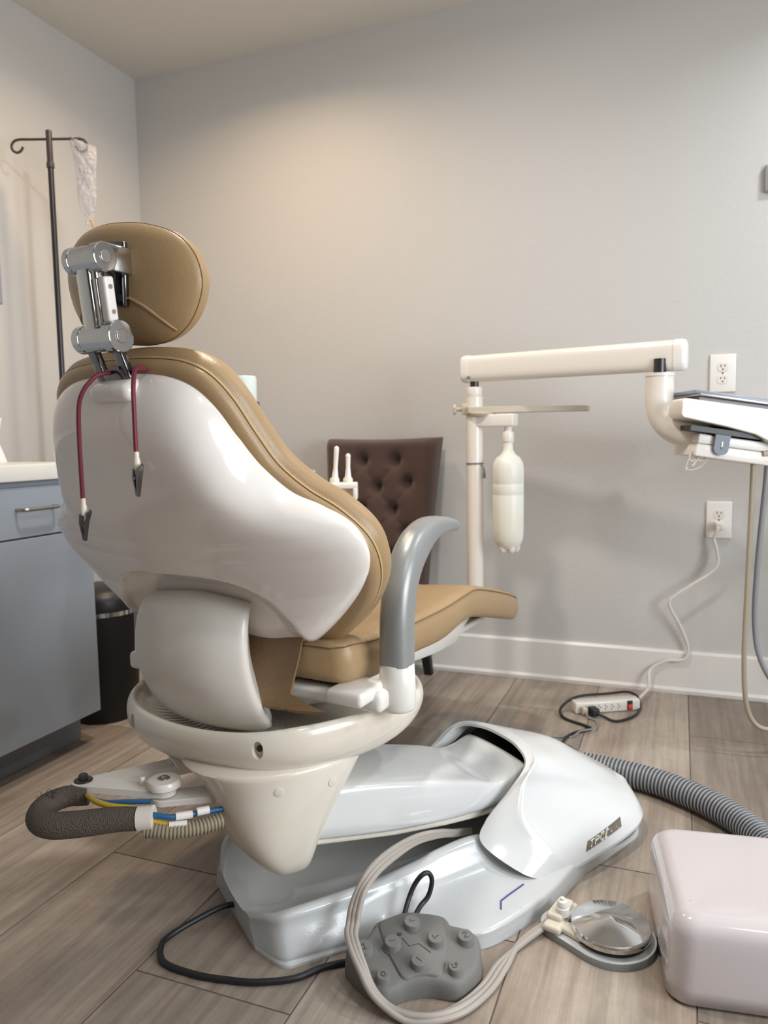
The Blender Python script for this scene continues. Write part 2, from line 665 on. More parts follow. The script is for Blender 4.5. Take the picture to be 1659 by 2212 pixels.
TH = 0.10
struct(MB().box(((XL + XR) / 2, YB + TH / 2, CEIL / 2), (XR - XL + 2 * TH, TH, CEIL)), 'wall_back', M['wall'], smooth=0)
struct(MB().box((XL - TH / 2, (YB + YF) / 2, CEIL / 2), (TH, YB - YF, CEIL)), 'wall_left', M['wall'], smooth=0)
struct(MB().box(((XL + XR) / 2, YF - TH / 2, CEIL / 2), (XR - XL + 2 * TH, TH, CEIL)), 'wall_front', M['wall_dark'], smooth=0)
struct(MB().box(((XL + XR) / 2, (YB + YF) / 2, CEIL + 0.05), (XR - XL + 2 * TH, YB - YF + 2 * TH, 0.10)), 'ceiling', M['ceiling'], smooth=0)
# right wall with an unseen window opening added for the side fill (y -0.12..1.36, z 0.6..1.8)
wy0, wy1, wz0, wz1 = -0.12, 1.36, 0.60, 1.80
wr = MB()
wr.box((XR + TH / 2, (YF + wy0) / 2, CEIL / 2), (TH, wy0 - YF, CEIL))
wr.box((XR + TH / 2, (wy1 + YB) / 2, CEIL / 2), (TH, YB - wy1, CEIL))
wr.box((XR + TH / 2, (wy0 + wy1) / 2, wz0 / 2), (TH, wy1 - wy0, wz0))
wr.box((XR + TH / 2, (wy0 + wy1) / 2, (wz1 + CEIL) / 2), (TH, wy1 - wy0, CEIL - wz1))
struct(wr, 'wall_right', M['wall'], smooth=0)
wf = MB()
for yy in (wy0 + 0.02, (wy0 + wy1) / 2, wy1 - 0.02):
    wf.box((XR + 0.06, yy, (wz0 + wz1) / 2), (0.05, 0.04, wz1 - wz0))
for zz in (wz0 + 0.02, wz1 - 0.02):
    wf.box((XR + 0.06, (wy0 + wy1) / 2, zz), (0.05, wy1 - wy0, 0.04))
wfo = struct(wf, 'added_window_1', M['trim'], smooth=0)
MB().box((XR + 0.07, (wy0 + wy1) / 2, (wz0 + wz1) / 2), (0.006, wy1 - wy0 - 0.06, wz1 - wz0 - 0.06)).build('added_window_pane', M['glass'], wfo)

BBH = 0.150


def baseboard(name, a, b, inward):
    a, b, w = V(a), V(b), V(inward)
    z = V((0, 0, 1))
    prof = [(0, 0), (0.020, 0), (0.022, 0.012), (0.015, 0.022), (0.015, BBH - 0.008), (0.009, BBH), (0, BBH)]
    mb = MB()
    mb.rings([[a + w * p[0] + z * p[1] for p in prof], [b + w * p[0] + z * p[1] for p in prof]])
    return struct(mb, name, M['trim'], smooth=0)


baseboard('baseboard_back', (XL, YB, 0), (XR, YB, 0), (0, -1, 0))
baseboard('baseboard_left', (XL, YB - 0.03, 0), (XL, 1.79, 0), (1, 0, 0))
baseboard('baseboard_right', (XR, YB - 0.03, 0), (XR, YF, 0), (-1, 0, 0))

LLAB = {'warm': 'round warm recessed ceiling lamp above the brown tufted chair', 'cool': 'round cool recessed ceiling lamp near the far right corner',
        'over_chair': 'round recessed ceiling lamp behind the headrest over the cabinet side', 'fill_right': 'round unseen ceiling lamp added as fill over the white floor box side'}
for nm, (lx, ly), pw, co, sp in LAMPS:
    t = thing('recessed_ceiling_lamp', LLAB[nm], 'ceiling lamp', (lx, ly, CEIL), 'recessed lamps in the ceiling')
    MB().lathe([(0.078, 0), (0.105, 0), (0.105, -0.005), (0.10, -0.008), (0.078, -0.006)], (lx, ly, CEIL), cap0=False, cap1=False).build('trim_ring', M['trim'], t)
    MB().lathe([(0.079, -0.001), (0.079, -0.004)], (lx, ly, CEIL)).build('lens', M['lens'], t)


# ------------------------------------------------------------------ frames of the dental chair
def frame(deg, ox, oy):
    a = math.radians(deg)
    u = V((math.cos(a), math.sin(a), 0))
    w = V((math.sin(a), -math.cos(a), 0))
    o = V((ox, oy, 0))

    def f(s, v, z):
        return o + u * s + w * v + V((0, 0, z))
    f.u, f.v, f.o = u, w, o
    return f


B = frame(50, -0.758, 1.196)          # floor base, lift arm
S = frame(82, -0.787, 1.283)          # swivelled upper chair
KP = S(-0.02, 0, 0.52)
KD = (S(-0.32, 0, 1.03) - KP).normalized()
KN = (-0.862 * S.u + V((0, 0, -0.507))).normalized()


def K(v, t, n):                        # backrest frame: right, up the back, rearward
    return KP + S.v * v + KD * t + KN * n


chair = thing('dental_chair', 'tan dental patient chair with glossy white back shell, reclined on a white floor base', 'dental chair', (-0.758, 1.196, 0))

# ---- floor base plate: cross-sections along s
stations = [
    # s, half width at floor, ridge v, ridge z, trough z, skirt z at edge
    (-0.030, 0.120, 0.080, 0.050, 0.036, 0.030),
    (-0.005, 0.185, 0.140, 0.072, 0.040, 0.030),
    (0.030, 0.196, 0.158, 0.082, 0.036, 0.028),
    (0.120, 0.205, 0.158, 0.082, 0.030, 0.026),
    (0.200, 0.232, 0.156, 0.083, 0.030, 0.026),
    (0.290, 0.300, 0.152, 0.090, 0.032, 0.030),
    (0.340, 0.318, 0.150, 0.098, 0.034, 0.032),
    (0.430, 0.305, 0.145, 0.100, 0.040, 0.034),
    (0.520, 0.282, 0.150, 0.080, 0.040, 0.036),
    (0.640, 0.236, 0.150, 0.055, 0.040, 0.038),
    (0.760, 0.205, 0.130, 0.044, 0.040, 0.040),
    (0.850, 0.180, 0.110, 0.042, 0.040, 0.040),
    (0.895, 0.130, 0.080, 0.040, 0.040, 0.040),
    (0.905, 0.080, 0.040, 0.040, 0.040, 0.038),
]
rows = []
for s, we, vr, zr, zt, zk in stations:
    ins = 0.006
    half = [(0, zt), (vr * 0.45, zt + 0.002), (vr * 0.74, zt + (zr - zt) * 0.42), (vr - 0.012, zr - 0.004), (vr + 0.010, zr - 0.003)]
    wing = min(1.0, max(0.0, (we - 0.205) / 0.03))
    cre = wing * max(vr + 0.025, min(we - 0.03, 0.195)) + (1 - wing) * (vr + (we - vr) * 0.62)
    zc = wing * (zk + 0.020) + (1 - wing) * zr * 0.42
    z2 = wing * (zk + 0.006) + (1 - wing) * zr * 0.22
    z3 = wing * zk + (1 - wing) * 0.010
    half += [(vr + (cre - vr) * 0.5, zc + (zr - zc) * 0.52), (cre, zc), (cre + (we - cre) * 0.55, z2), (we - ins, z3), (we - 0.001, z3 * 0.6), (we, 0.002), (we, 0.0)]
    rows.append([B(s, -v, z) for v, z in half[::-1]] + [B(s, v, z) for v, z in half[1:]])
ctrl = rows
nu, nv = 90, 92
cols = [cr_param([r[j] for r in ctrl], nu) for j in range(len(ctrl[0]))]
rings = []
for i in range(nu):
    rings.append(cr_param([c[i] for c in cols], nv))
for r in rings:
    for p in r:
        p.z = max(p.z, 0.0)
base_mb = MB()
base_mb.rings(rings, False, False, closed=False)
# close the ends
for r in (rings[0], rings[-1]):
    base_mb.add(list(r), [tuple(range(len(r)))])
base_o = base_mb.build('base_plate', M['base'], chair, smooth=50)
part(base_o, 'low white painted floor plate with chipped edges')

# ---- hood over the front of the base
# columns j: from the left bottom edge over the crown to the right bottom edge
# each row: fraction along from the lip (0) to the tip (1)
hood_cols = [
    # |v| station list: lip -> tip, as (s, v, z)
    [(0.525, 0.255, 0.030), (0.58, 0.250, 0.033), (0.66, 0.240, 0.038), (0.76, 0.222, 0.041), (0.84, 0.195, 0.043), (0.895, 0.150, 0.044), (0.935, 0.070, 0.045)],
    [(0.468, 0.236, 0.058), (0.55, 0.233, 0.078), (0.65, 0.223, 0.076), (0.75, 0.205, 0.068), (0.835, 0.180, 0.060), (0.892, 0.142, 0.056), (0.938, 0.066, 0.055)],
    [(0.425, 0.172, 0.098), (0.515, 0.190, 0.132), (0.64, 0.194, 0.118), (0.74, 0.180, 0.094), (0.825, 0.160, 0.076), (0.888, 0.128, 0.068), (0.938, 0.060, 0.064)],
    [(0.452, 0.150, 0.128), (0.540, 0.158, 0.180), (0.64, 0.160, 0.157), (0.735, 0.150, 0.122), (0.82, 0.135, 0.094), (0.882, 0.108, 0.078), (0.935, 0.052, 0.070)],
    [(0.520, 0.140, 0.172), (0.572, 0.146, 0.207), (0.645, 0.143, 0.183), (0.735, 0.130, 0.146), (0.815, 0.112, 0.112), (0.878, 0.088, 0.086), (0.930, 0.042, 0.074)],
    [(0.572, 0.128, 0.212), (0.602, 0.122, 0.219), (0.66, 0.112, 0.201), (0.74, 0.092, 0.172), (0.815, 0.080, 0.135), (0.876, 0.062, 0.102), (0.925, 0.030, 0.079)],
    [(0.596, 0.070, 0.226), (0.625, 0.064, 0.224), (0.68, 0.056, 0.206), (0.75, 0.046, 0.183), (0.815, 0.038, 0.147), (0.874, 0.030, 0.112), (0.922, 0.014, 0.083)],
    [(0.600, 0.000, 0.230), (0.630, 0.000, 0.227), (0.69, 0.000, 0.208), (0.755, 0.000, 0.187), (0.815, 0.000, 0.151), (0.873, 0.000, 0.115), (0.922, 0.000, 0.084)],
]
full = [[(s, -v, z) for s, v, z in c] for c in hood_cols] + [[c for c in col] for col in hood_cols[:-1][::-1]]


def tighten(col):
    """extra stations so that the fold beside the lip stays crisp"""
    p = [V(q) for q in col]
    return [p[0], p[0].lerp(p[1], 0.72), p[1], p[1].lerp(p[2], 0.25)] + p[2:]


hc = [cr_param([B(*p) for p in tighten(col)], 60) for col in full]
hrows = [cr_param([c[i] for c in hc], 120) for i in range(60)]
hood = MB()
hood.rings(hrows, False, False, closed=False)
# turned-in lip: a rolled edge and an inner wall
lip = hrows[0]
mid = B(0.62, 0, 0.10)
l1 = [p + (mid - p).normalized() * 0.006 + B.u * -0.002 for p in lip]
l2 = [p + (mid - p).normalized() * 0.012 + B.u * 0.030 for p in lip]
hood.rings([lip, l1, l2], False, False, closed=False)
hood.rings([[r[0] for r in hrows], [r[0] - V((0, 0, 0.006)) for r in hrows]], False, False, closed=False)
hood.rings([[r[-1] for r in hrows], [r[-1] - V((0, 0, 0.006)) for r in hrows]], False, False, closed=False)
hood.add(list(hrows[-1]), [tuple(range(len(hrows[-1])))])
hood_o = hood.build('hood', M['hood'], chair, smooth=50)
part(hood_o, 'glossy white wedge cover over the front of the base')
# black sheet painting the shade in the gap behind the lip
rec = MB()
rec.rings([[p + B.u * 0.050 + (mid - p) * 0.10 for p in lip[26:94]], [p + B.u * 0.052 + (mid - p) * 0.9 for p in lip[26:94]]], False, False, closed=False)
part(rec.build('recess_shade', M['blackmatt'], chair), 'black sheet standing for the shade under the cover lip')

hood_bvh = hood.bvh()


def on_hood(s, v, z, off):
    o = B(s, v + 0.25 if v > 0 else v - 0.25, z + 0.10)
    d = (B(s, v - 0.10, z - 0.04) - o).normalized()
    h = hood_bvh.ray_cast(o, d)
    return (h[0] - d * off) if h[0] is not None else B(s, v, z)


# worn name plate on the near flank of the hood
dec = MB()
g = []
for i in range(22):
    f = i / 21
    row = []
    for j in range(6):
        q = j / 5
        s = 0.640 + 0.128 * f + 0.012 * q
        z = 0.040 + 0.018 * f + q * 0.0185
        row.append(on_hood(s, 0.21, z, 0.0012))
    g.append(row)
dec.sheet(g, 0.0008)
dec_o = dec.build('name_plate', M['decal_dark'], chair)
part(dec_o, 'worn dark name plate with peeling pale letters')


def deco(f, q):
    return on_hood(0.640 + 0.128 * f + 0.012 * q, 0.21, 0.040 + 0.018 * f + q * 0.0185, 0.0022)


letters = {
    'T': [[(0.06, 0.86), (0.17, 0.86)], [(0.115, 0.86), (0.115, 0.12)]],
    'P': [[(0.22, 0.12), (0.22, 0.86)], [(0.22, 0.86), (0.30, 0.80), (0.30, 0.56), (0.22, 0.50)]],
    'C': [[(0.45, 0.80), (0.39, 0.88), (0.355, 0.5), (0.39, 0.12), (0.45, 0.2)]],
    'X': [[(0.56, 0.98), (0.49, 0.04)], [(0.50, 0.86), (0.60, 0.72)], [(0.49, 0.05), (0.56, 0.10)]],
}
for ch, st in letters.items():
    mb = MB()
    for stroke in st:
        mb.tube([deco(*p) for p in stroke], 0.0013, seg=6, n=8 * len(stroke), smooth=True)
    mb.build('letter', M['decal_light'], dec_o)

# purple marker scribble on the base wing
base_bvh = base_mb.bvh()


def on_base(s, v, off, z0=0.5):
    o = B(s, v, z0)
    h = base_bvh.ray_cast(o, V((0, 0, -1)))
    return h[0] + V((0, 0, off)) if h[0] is not None else B(s, v, 0.04)


mk = MB()
mk.tube([on_base(0.385, 0.286, 0.0006), on_base(0.392, 0.277, 0.0006), on_base(0.399, 0.268, 0.0006), on_base(0.42, 0.262, 0.0006), on_base(0.445, 0.256, 0.0006), on_base(0.466, 0.251, 0.0006)], 0.0016, seg=6, n=30, smooth=False)
part(mk.build('pen_mark', M['purple'], chair), 'purple bent marker line on the base')

# ---- lift arm between the neck and the hood
arm_st = [
    # s, top half width, bottom half width, z top (edge), z crown, z bottom
    (0.060, 0.118, 0.126, 0.262, 0.266, 0.176),
    (0.157, 0.118, 0.128, 0.256, 0.262, 0.160),
    (0.266, 0.117, 0.127, 0.238, 0.244, 0.143),
    (0.380, 0.115, 0.124, 0.212, 0.218, 0.132),
    (0.455, 0.114, 0.120, 0.194, 0.198, 0.128),
    (0.505, 0.112, 0.117, 0.178, 0.182, 0.128),
    (0.540, 0.110, 0.115, 0.180, 0.185, 0.126),
    (0.566, 0.108, 0.112, 0.190, 0.197, 0.122),
    (0.585, 0.106, 0.108, 0.196, 0.203, 0.120),
    (0.602, 0.104, 0.106, 0.190, 0.196, 0.118),
]


def arm_ring(s, wt, wb, zt, zc, zb):
    n = 14
    h = []
    h.append((0, zc))
    h.append((wt * 0.55, zc - (zc - zt) * 0.3))
    h.append((wt - 0.012, zt + 0.002))
    h.append((wt - 0.002, zt - 0.001))
    h.append((wt + 0.002, zt - 0.007))
    h.append((wb, (zt + zb) / 2))
    h.append((wb + 0.001, zb + 0.012))
    h.append((wb - 0.004, zb + 0.002))
    h.append((wb - 0.016, zb))
    h.append((wb * 0.5, zb - 0.004))
    pts = [B(s, v, z) for v, z in h] + [B(s, 0, zb - 0.004)] + [B(s, -v, z) for v, z in h[:0:-1]]
    return pts


ar = MB()
ctrl = [arm_ring(*a) for a in arm_st]
cols = [cr_param([r[j] for r in ctrl], 40) for j in range(len(ctrl[0]))]
ar.rings([[c[i] for c in cols] for i in range(40)])
arm_o = ar.build('lift_arm', M['hood'], chair, smooth=180, subsurf=2)
part(arm_o, 'glossy white sloping lift arm')
un = MB()
un.rings([[B(s, -0.10, zb + 0.02), B(s, 0.10, zb + 0.02), B(s, 0.112, zb - 0.014), B(s, -0.112, zb - 0.014)] for s, _, _, _, _, zb in arm_st])
part(un.build('arm_underside', M['cream'], chair, bevel=0.006), 'cream skirt under the lift arm')

# ---- neck
def sup(cx, cy, rx, ry, n, e=2.4):
    out = []
    for i in range(n):
        a = 2 * pi * i / n
        c, s_ = math.cos(a), math.sin(a)
        out.append((cx + rx * math.copysign(abs(c) ** (2 / e), c), cy + ry * math.copysign(abs(s_) ** (2 / e), s_)))
    return out


neck_st = [
    # z, s0, s1, half width, centre v, exponent
    (0.335, -0.118, 0.232, 0.150, 0.010, 2.2),
    (0.328, -0.122, 0.232, 0.152, 0.010, 2.2),
    (0.312, -0.104, 0.222, 0.148, 0.012, 2.3),
    (0.285, -0.084, 0.200, 0.144, 0.014, 2.4),
    (0.250, -0.074, 0.170, 0.140, 0.014, 2.6),
    (0.210, -0.062, 0.140, 0.136, 0.014, 2.8),
    (0.175, -0.044, 0.116, 0.131, 0.014, 3.0),
    (0.145, -0.020, 0.102, 0.123, 0.014, 3.2),
    (0.122, 0.004, 0.096, 0.108, 0.014, 3.2),
    (0.110, 0.022, 0.086, 0.088, 0.014, 3.0),
]
nk = MB()
nk.rings([[B(s, v, z) for s, v in sup((a + b) / 2, vc, (b - a) / 2, w, 56, e)] for z, a, b, w, vc, e in neck_st])
neck_o = nk.build('neck', M['cream'], chair, smooth=60, subsurf=1)
part(neck_o, 'cream bucket shaped neck under the seat')
nb = nk.bvh()
for ss, zz in ((0.01, 0.298), (0.112, 0.292)):
    o = B(ss, 0.4, zz)
    h = nb.ray_cast(o, -B.v)
    if h[0] is not None:
        nn = h[1] if h[1].dot(B.v) > 0 else -h[1]
        MB().cyl(h[0] - nn * 0.004, h[0] + nn * 0.0012, 0.0085, seg=24, bev=0.0008).build('screw_cap', M['cover'], chair)

# ---- swivel bowl
half = [(-0.190, 0.0), (-0.186, 0.07), (-0.168, 0.145), (-0.125, 0.205), (-0.04, 0.255), (0.06, 0.284), (0.16, 0.280), (0.25, 0.24), (0.32, 0.15), (0.345, 0.0)]
ol = [(s, v) for s, v in half] + [(s, -v) for s, v in half[-2:0:-1]]
oc = cr(ol, 84, True)
bc = V((0.08, 0, 0))


def bowl_ring(k, z, dz=0.0):
    out = []
    for p in oc:
        q = bc + (p - bc) * k * 1.035
        zz = z
        if dz:
            zz = z + dz * min(1, (abs(p.y) / 0.2) ** 2) if p.x < -0.05 else z + dz * max(0.0, 1 - (p.x + 0.05) * 4) 
        out.append(S(q.x, q.y, zz))
    return out


bw = MB()
bw.rings([bowl_ring(0.80, 0.35), bowl_ring(0.90, 0.386, 0.010), bowl_ring(0.95, 0.397, 0.014), bowl_ring(0.98, 0.394, 0.014), bowl_ring(1.0, 0.380, 0.010), bowl_ring(1.0, 0.362, 0.004),
          bowl_ring(0.975, 0.344), bowl_ring(0.925, 0.326), bowl_ring(0.85, 0.311), bowl_ring(0.74, 0.302), bowl_ring(0.60, 0.300)])
bowl_o = bw.build('swivel_housing', M['cream'], chair, smooth=180, subsurf=1)
part(bowl_o, 'cream rounded housing under the seat')
bb = bw.bvh()
for vv in (-0.142, 0.142):
    o = S(-0.5, vv * 1.06, 0.374)
    h = bb.ray_cast(o, S.u)
    if h[0] is not None:
        nn = -S.u if h[1] is None else (h[1] if h[1].dot(S.u) < 0 else -h[1])
        up = V((0, 0, 1))
        tx = nn.cross(up).normalized()
        uy = tx.cross(nn).normalized()
        c0 = h[0]
        cut = MB()
        cut.rings([[c0 + nn * off + tx * r * 0.72 * math.cos(2 * pi * i / 28) + uy * r * 1.2 * math.sin(2 * pi * i / 28) for i in range(28)] for r, off in ((0.0135, 0.010), (0.0135, 0.0), (0.0120, -0.014))])
        cut_o = cut.build('cutter', M['cream'])
        bl = bowl_o.modifiers.new('hole', 'BOOLEAN')
        bl.operation = 'DIFFERENCE'
        bl.object = cut_o
        bl.solver = 'EXACT'
        bpy.context.view_layer.update()
        dg = bpy.context.evaluated_depsgraph_get()
        new_me = bpy.data.meshes.new_from_object(bowl_o.evaluated_get(dg))
        bowl_o.modifiers.clear()
        bowl_o.data = new_me
        bpy.data.objects.remove(cut_o)
        MB().cyl(c0 - nn * 0.0135, c0 - nn * 0.0105, 0.0055, seg=16).build('screw', M['pole'], bowl_o)
for p in bowl_o.data.polygons:
    p.use_smooth = True
bowl_o.data.set_sharp_from_angle(angle=math.radians(50))

# ---- hinge cover at the back of the seat
hcv = [
    # z, s of the edges, bulge rearward, half width
    (0.632, -0.118, 0.012, 0.112),
    (0.626, -0.140, 0.020, 0.123),
    (0.612, -0.152, 0.026, 0.128),
    (0.575, -0.164, 0.032, 0.131),
    (0.530, -0.168, 0.036, 0.133),
    (0.485, -0.164, 0.037, 0.135),
    (0.440, -0.150, 0.034, 0.136),
    (0.400, -0.128, 0.030, 0.134),
    (0.365, -0.098, 0.022, 0.128),
]
cv = MB()
rs = []
for z, se, bl, hw in hcv:
    r = []
    cross = []
    for i in range(25):
        x = -1 + 2 * i / 24
        cross.append((x * (hw - 0.006), se + 0.004 - bl * (1 - abs(x) ** 2.4)))
    cross += [(hw - 0.001, se + 0.010), (hw, se + 0.018), (hw - 0.006, se + 0.028), (hw - 0.030, se + 0.055), (hw - 0.045, se + 0.09)]
    cross += [(-v, q) for v, q in cross[-1:-6:-1]]
    for v, q in cross:
        # the top edge sags slightly toward the sides
        r.append(S(q, v - 0.020 + 0.10 * max(0, 0.50 - z) ** 1.0, z - (0.012 * (v / hw) ** 2 if z > 0.6 else 0)))
    rs.append(r)
cv.rings(rs)
part(cv.build('hinge_cover', M['cover'], chair, smooth=50, subsurf=1), 'satin white curved cover over the back hinge')

# ---- backrest outline (right half from the bottom to the top, in v, t)
shell_half = [(0.0, 0.018), (0.05, 0.004), (0.09, -0.002), (0.132, 0.003), (0.190, 0.030), (0.255, 0.086), (0.315, 0.152), (0.348, 0.205), (0.356, 0.245), (0.340, 0.285), (0.300, 0.316),
              (0.250, 0.348), (0.214, 0.395), (0.193, 0.450), (0.174, 0.503), (0.148, 0.538), (0.110, 0.557), (0.060, 0.565), (0.0, 0.567)]
pad_half = [(0.0, -0.03), (0.07, -0.036), (0.13, -0.032), (0.19, -0.002), (0.25, 0.042), (0.307, 0.102), (0.342, 0.160), (0.354, 0.212), (0.346, 0.258), (0.312, 0.302),
            (0.266, 0.338), (0.228, 0.384), (0.207, 0.442), (0.190, 0.503), (0.166, 0.544), (0.127, 0.567), (0.066, 0.577), (0.0, 0.579)]


def outline(half, n=320):
    pts = [(v, t) for v, t in half] + [(-v, t) for v, t in half[-2:0:-1]]
    return cr(pts, n, True)


so = outline(shell_half)
KC = V((0.0, 0.27, 0))


def bulge(v, t, rho):
    B0 = 0.078 + 0.010 * math.exp(-((t - 0.38) / 0.07) ** 2)
    p_ = interp([(0.0, 13), (0.07, 9), (0.11, 5), (0.17, 2.6), (0.25, 2.0), (0.29, 2.8), (0.33, 5.5), (0.38, 10), (0.44, 9), (0.50, 7), (0.57, 5)], t)
    n = B0 * max(0.0, 1 - rho ** p_) ** 0.62
    # the lower rear is scooped out around the hinge cover
    e = abs((v + 0.008) / 0.212) ** 3.2 + abs(t / 0.220) ** 3.2
    k = min(1, max(0, (1 - e) / 0.60))
    step = min(1, max(0, (1.0 - e) / 0.11))
    n -= min(0.030 * k + 0.010 * step * step * (3 - 2 * step), n * 0.62)
    return n


sh = MB()
rhos = [0.0125 * i for i in range(74)] + [0.93, 0.94, 0.95, 0.96, 0.968, 0.976, 0.984, 0.990, 0.995, 0.998, 1.0]
srings = []
for rho in rhos:
    ring = []
    for p in so:
        q = KC + (p - KC) * max(rho, 0.002)
        ring.append(K(q.x, q.y, bulge(q.x, q.y, rho)))
    srings.append(ring)
srings.append([K(p.x * 0.985, KC.y + (p.y - KC.y) * 0.985, -0.012) for p in so])
sh.rings(srings, True, True)
shell_o = sh.build('back_shell', M['shell'], chair, smooth=180)
part(shell_o, 'glossy white moulded back shell')
# slot block where the headrest bar enters the shell
sb = MB()
sb.box(K(0.020, 0.553, 0.030), (0.086, 0.030, 0.040), (S.v, KD, KN), bev=0.012)
sb.build('headrest_socket', M['shell'], chair, smooth=50)

# backrest cushion
po = outline(pad_half)


def offset(poly, d):
    n = len(poly)
    out = []
    for i in range(n):
        t = (poly[(i + 1) % n] - poly[i - 1]).normalized()
        out.append(poly[i] + V((t.y, -t.x, 0)) * d)
    return out


bk = MB()
prof = [(-0.050, 0.004), (-0.012, 0.002), (-0.002, -0.006), (0.004, -0.016), (0.002, -0.020), (0.007, -0.026), (0.010, -0.038), (0.008, -0.050), (0.0, -0.062), (-0.016, -0.072), (-0.045, -0.078), (-0.09, -0.076)]
prings = [[K(p.x, p.y, n) for p in offset(po, d)] for d, n in prof]
bk.rings(prings, True, False)
inner = offset(po, -0.09)
prings2 = [prings[-1]]
for k in (0.75, 0.5, 0.25, 0.01):
    prings2.append([K((KC + (p - KC) * k).x, (KC + (p - KC) * k).y, -0.076 + 0.02 * (1 - k)) for p in inner])
bk.rings(prings2, False, True)
back_o = bk.build('back_cushion', M['leather'], chair, smooth=180)
part(back_o, 'tan vinyl backrest cushion')
st = MB()
st.tube([K(p.x, p.y, -0.0205) for p in offset(po, 0.0042)], 0.0016, seg=6, n=300, closed=True)
part(st.build('piping', M['thread'], back_o), 'pale stitched seam')

# ---- seat cushion
seat_top = [(-0.055, 0.540), (-0.02, 0.536), (0.06, 0.530), (0.20, 0.526), (0.37, 0.524), (0.50, 0.530), (0.56, 0.530), (0.67, 0.508), (0.88, 0.456), (0.99, 0.424), (1.02, 0.414)]
seat_bot = [(-0.055, 0.464), (-0.02, 0.459), (0.06, 0.452), (0.20, 0.455), (0.37, 0.447), (0.52, 0.460), (0.60, 0.448), (0.80, 0.400), (1.02, 0.344)]
seat_w = [(-0.055, 0.247), (0.06, 0.262), (0.37, 0.256), (0.55, 0.250), (0.67, 0.240), (0.88, 0.220), (1.02, 0.202)]
def cw(pts, x):
    """smooth interpolation through (x, y) pairs"""
    k = len(pts)
    if x <= pts[0][0]:
        return pts[0][1]
    if x >= pts[-1][0]:
        return pts[-1][1]
    for j in range(k - 1):
        if x <= pts[j + 1][0]:
            break
    x0, y0 = pts[j]
    x1, y1 = pts[j + 1]
    m0 = (y1 - pts[j - 1][1]) / (x1 - pts[j - 1][0]) if j > 0 else (y1 - y0) / (x1 - x0)
    m1 = (pts[j + 2][1] - y0) / (pts[j + 2][0] - x0) if j + 2 < k else (y1 - y0) / (x1 - x0)
    h = x1 - x0
    t = (x - x0) / h
    return (2 * t ** 3 - 3 * t * t + 1) * y0 + (t ** 3 - 2 * t * t + t) * h * m0 + (-2 * t ** 3 + 3 * t * t) * y1 + (t ** 3 - t * t) * h * m1


sc = MB()
rs = []
NS = 74
seam_pts = []
for i in range(NS + 1):
    f = i / NS
    s = -0.055 + 1.075 * f
    zt, zb, w = cw(seat_top, s), cw(seat_bot, s), cw(seat_w, s)
    # rounding of the two ends
    e = min((s + 0.055) / 0.022, (1.02 - s) / 0.05, 1.0)
    e = max(e, 0.0)
    w2 = w - (0.022 if s < 0.5 else 0.05) * (1 - math.sqrt(max(0, 1 - (1 - e) ** 2)))
    ez = 0.006 * (1 - e)
    zt -= ez
    zb += ez
    crown = 0.004 * e + 0.004
    h = [(0, zt + crown - 0.012), (w2 * 0.35, zt + crown - 0.011), (w2 * 0.7, zt + crown - 0.004), (w2 - 0.030, zt + 0.006), (w2 - 0.012, zt + 0.004), (w2 - 0.004, zt - 0.001), (w2 - 0.0035, zt - 0.0045), (w2 + 0.002, zt - 0.014),
         (w2 + 0.004, (zt + zb) / 2), (w2 - 0.002, zb + 0.012), (w2 - 0.012, zb + 0.002), (w2 - 0.03, zb), (w2 * 0.5, zb)]
    seam_pts.append((S(s, w2 - 0.0025, zt - 0.0030), S(s, -w2 + 0.0025, zt - 0.0030)))
    ring = [S(s, v, z) for v, z in h] + [S(s, 0, zb)] + [S(s, -v, z) for v, z in h[:0:-1]]
    rs.append(ring)
sc.rings(rs)
seat_o = sc.build('seat_cushion', M['leather'], chair, smooth=180)
part(seat_o, 'tan vinyl seat and leg rest cushion')
st = MB()
st.tube([p[0] for p in seam_pts], 0.0015, seg=6, n=150)
st.tube([p[1] for p in seam_pts], 0.0015, seg=6, n=150)
st.tube([seam_pts[0][1], S(-0.0565, -0.1, 0.531), S(-0.0565, 0.1, 0.531), seam_pts[0][0]], 0.0015, seg=6, n=40)
part(st.build('piping', M['seam'], seat_o), 'dark seam line')

# fold of vinyl behind the seat
g = []
for i in range(26):
    f = i / 25
    prof = cr([(-0.052, 0.565), (-0.060, 0.545), (-0.066, 0.51), (-0.082, 0.475), (-0.098, 0.448), (-0.112, 0.434), (-0.135, 0.430)], 26)
    p = prof[i]
    curl = max(0.0, (f - 0.72) / 0.28)
    row = []
    for j in range(23):
        x = -0.25 + 1.25 * j / 22
        side = max(0.0, (abs(x) - 0.62) / 0.38)
        v = 0.172 * x + math.copysign(side ** 1.5 * 0.085 * curl ** 0.8, x) - math.copysign(0.010 * math.sin(pi * f) * side, x)
        row.append(S(max(p.x, -0.115 - 0.03 * side) + 0.012 * side * curl, v, p.y + 0.010 * side * side * curl))
    g.append(row)
fm = MB()
fm.sheet(g, 0.005)
part(fm.build('vinyl_flap', M['leather_dark'], chair, smooth=60), 'loose brown vinyl flap behind the seat')

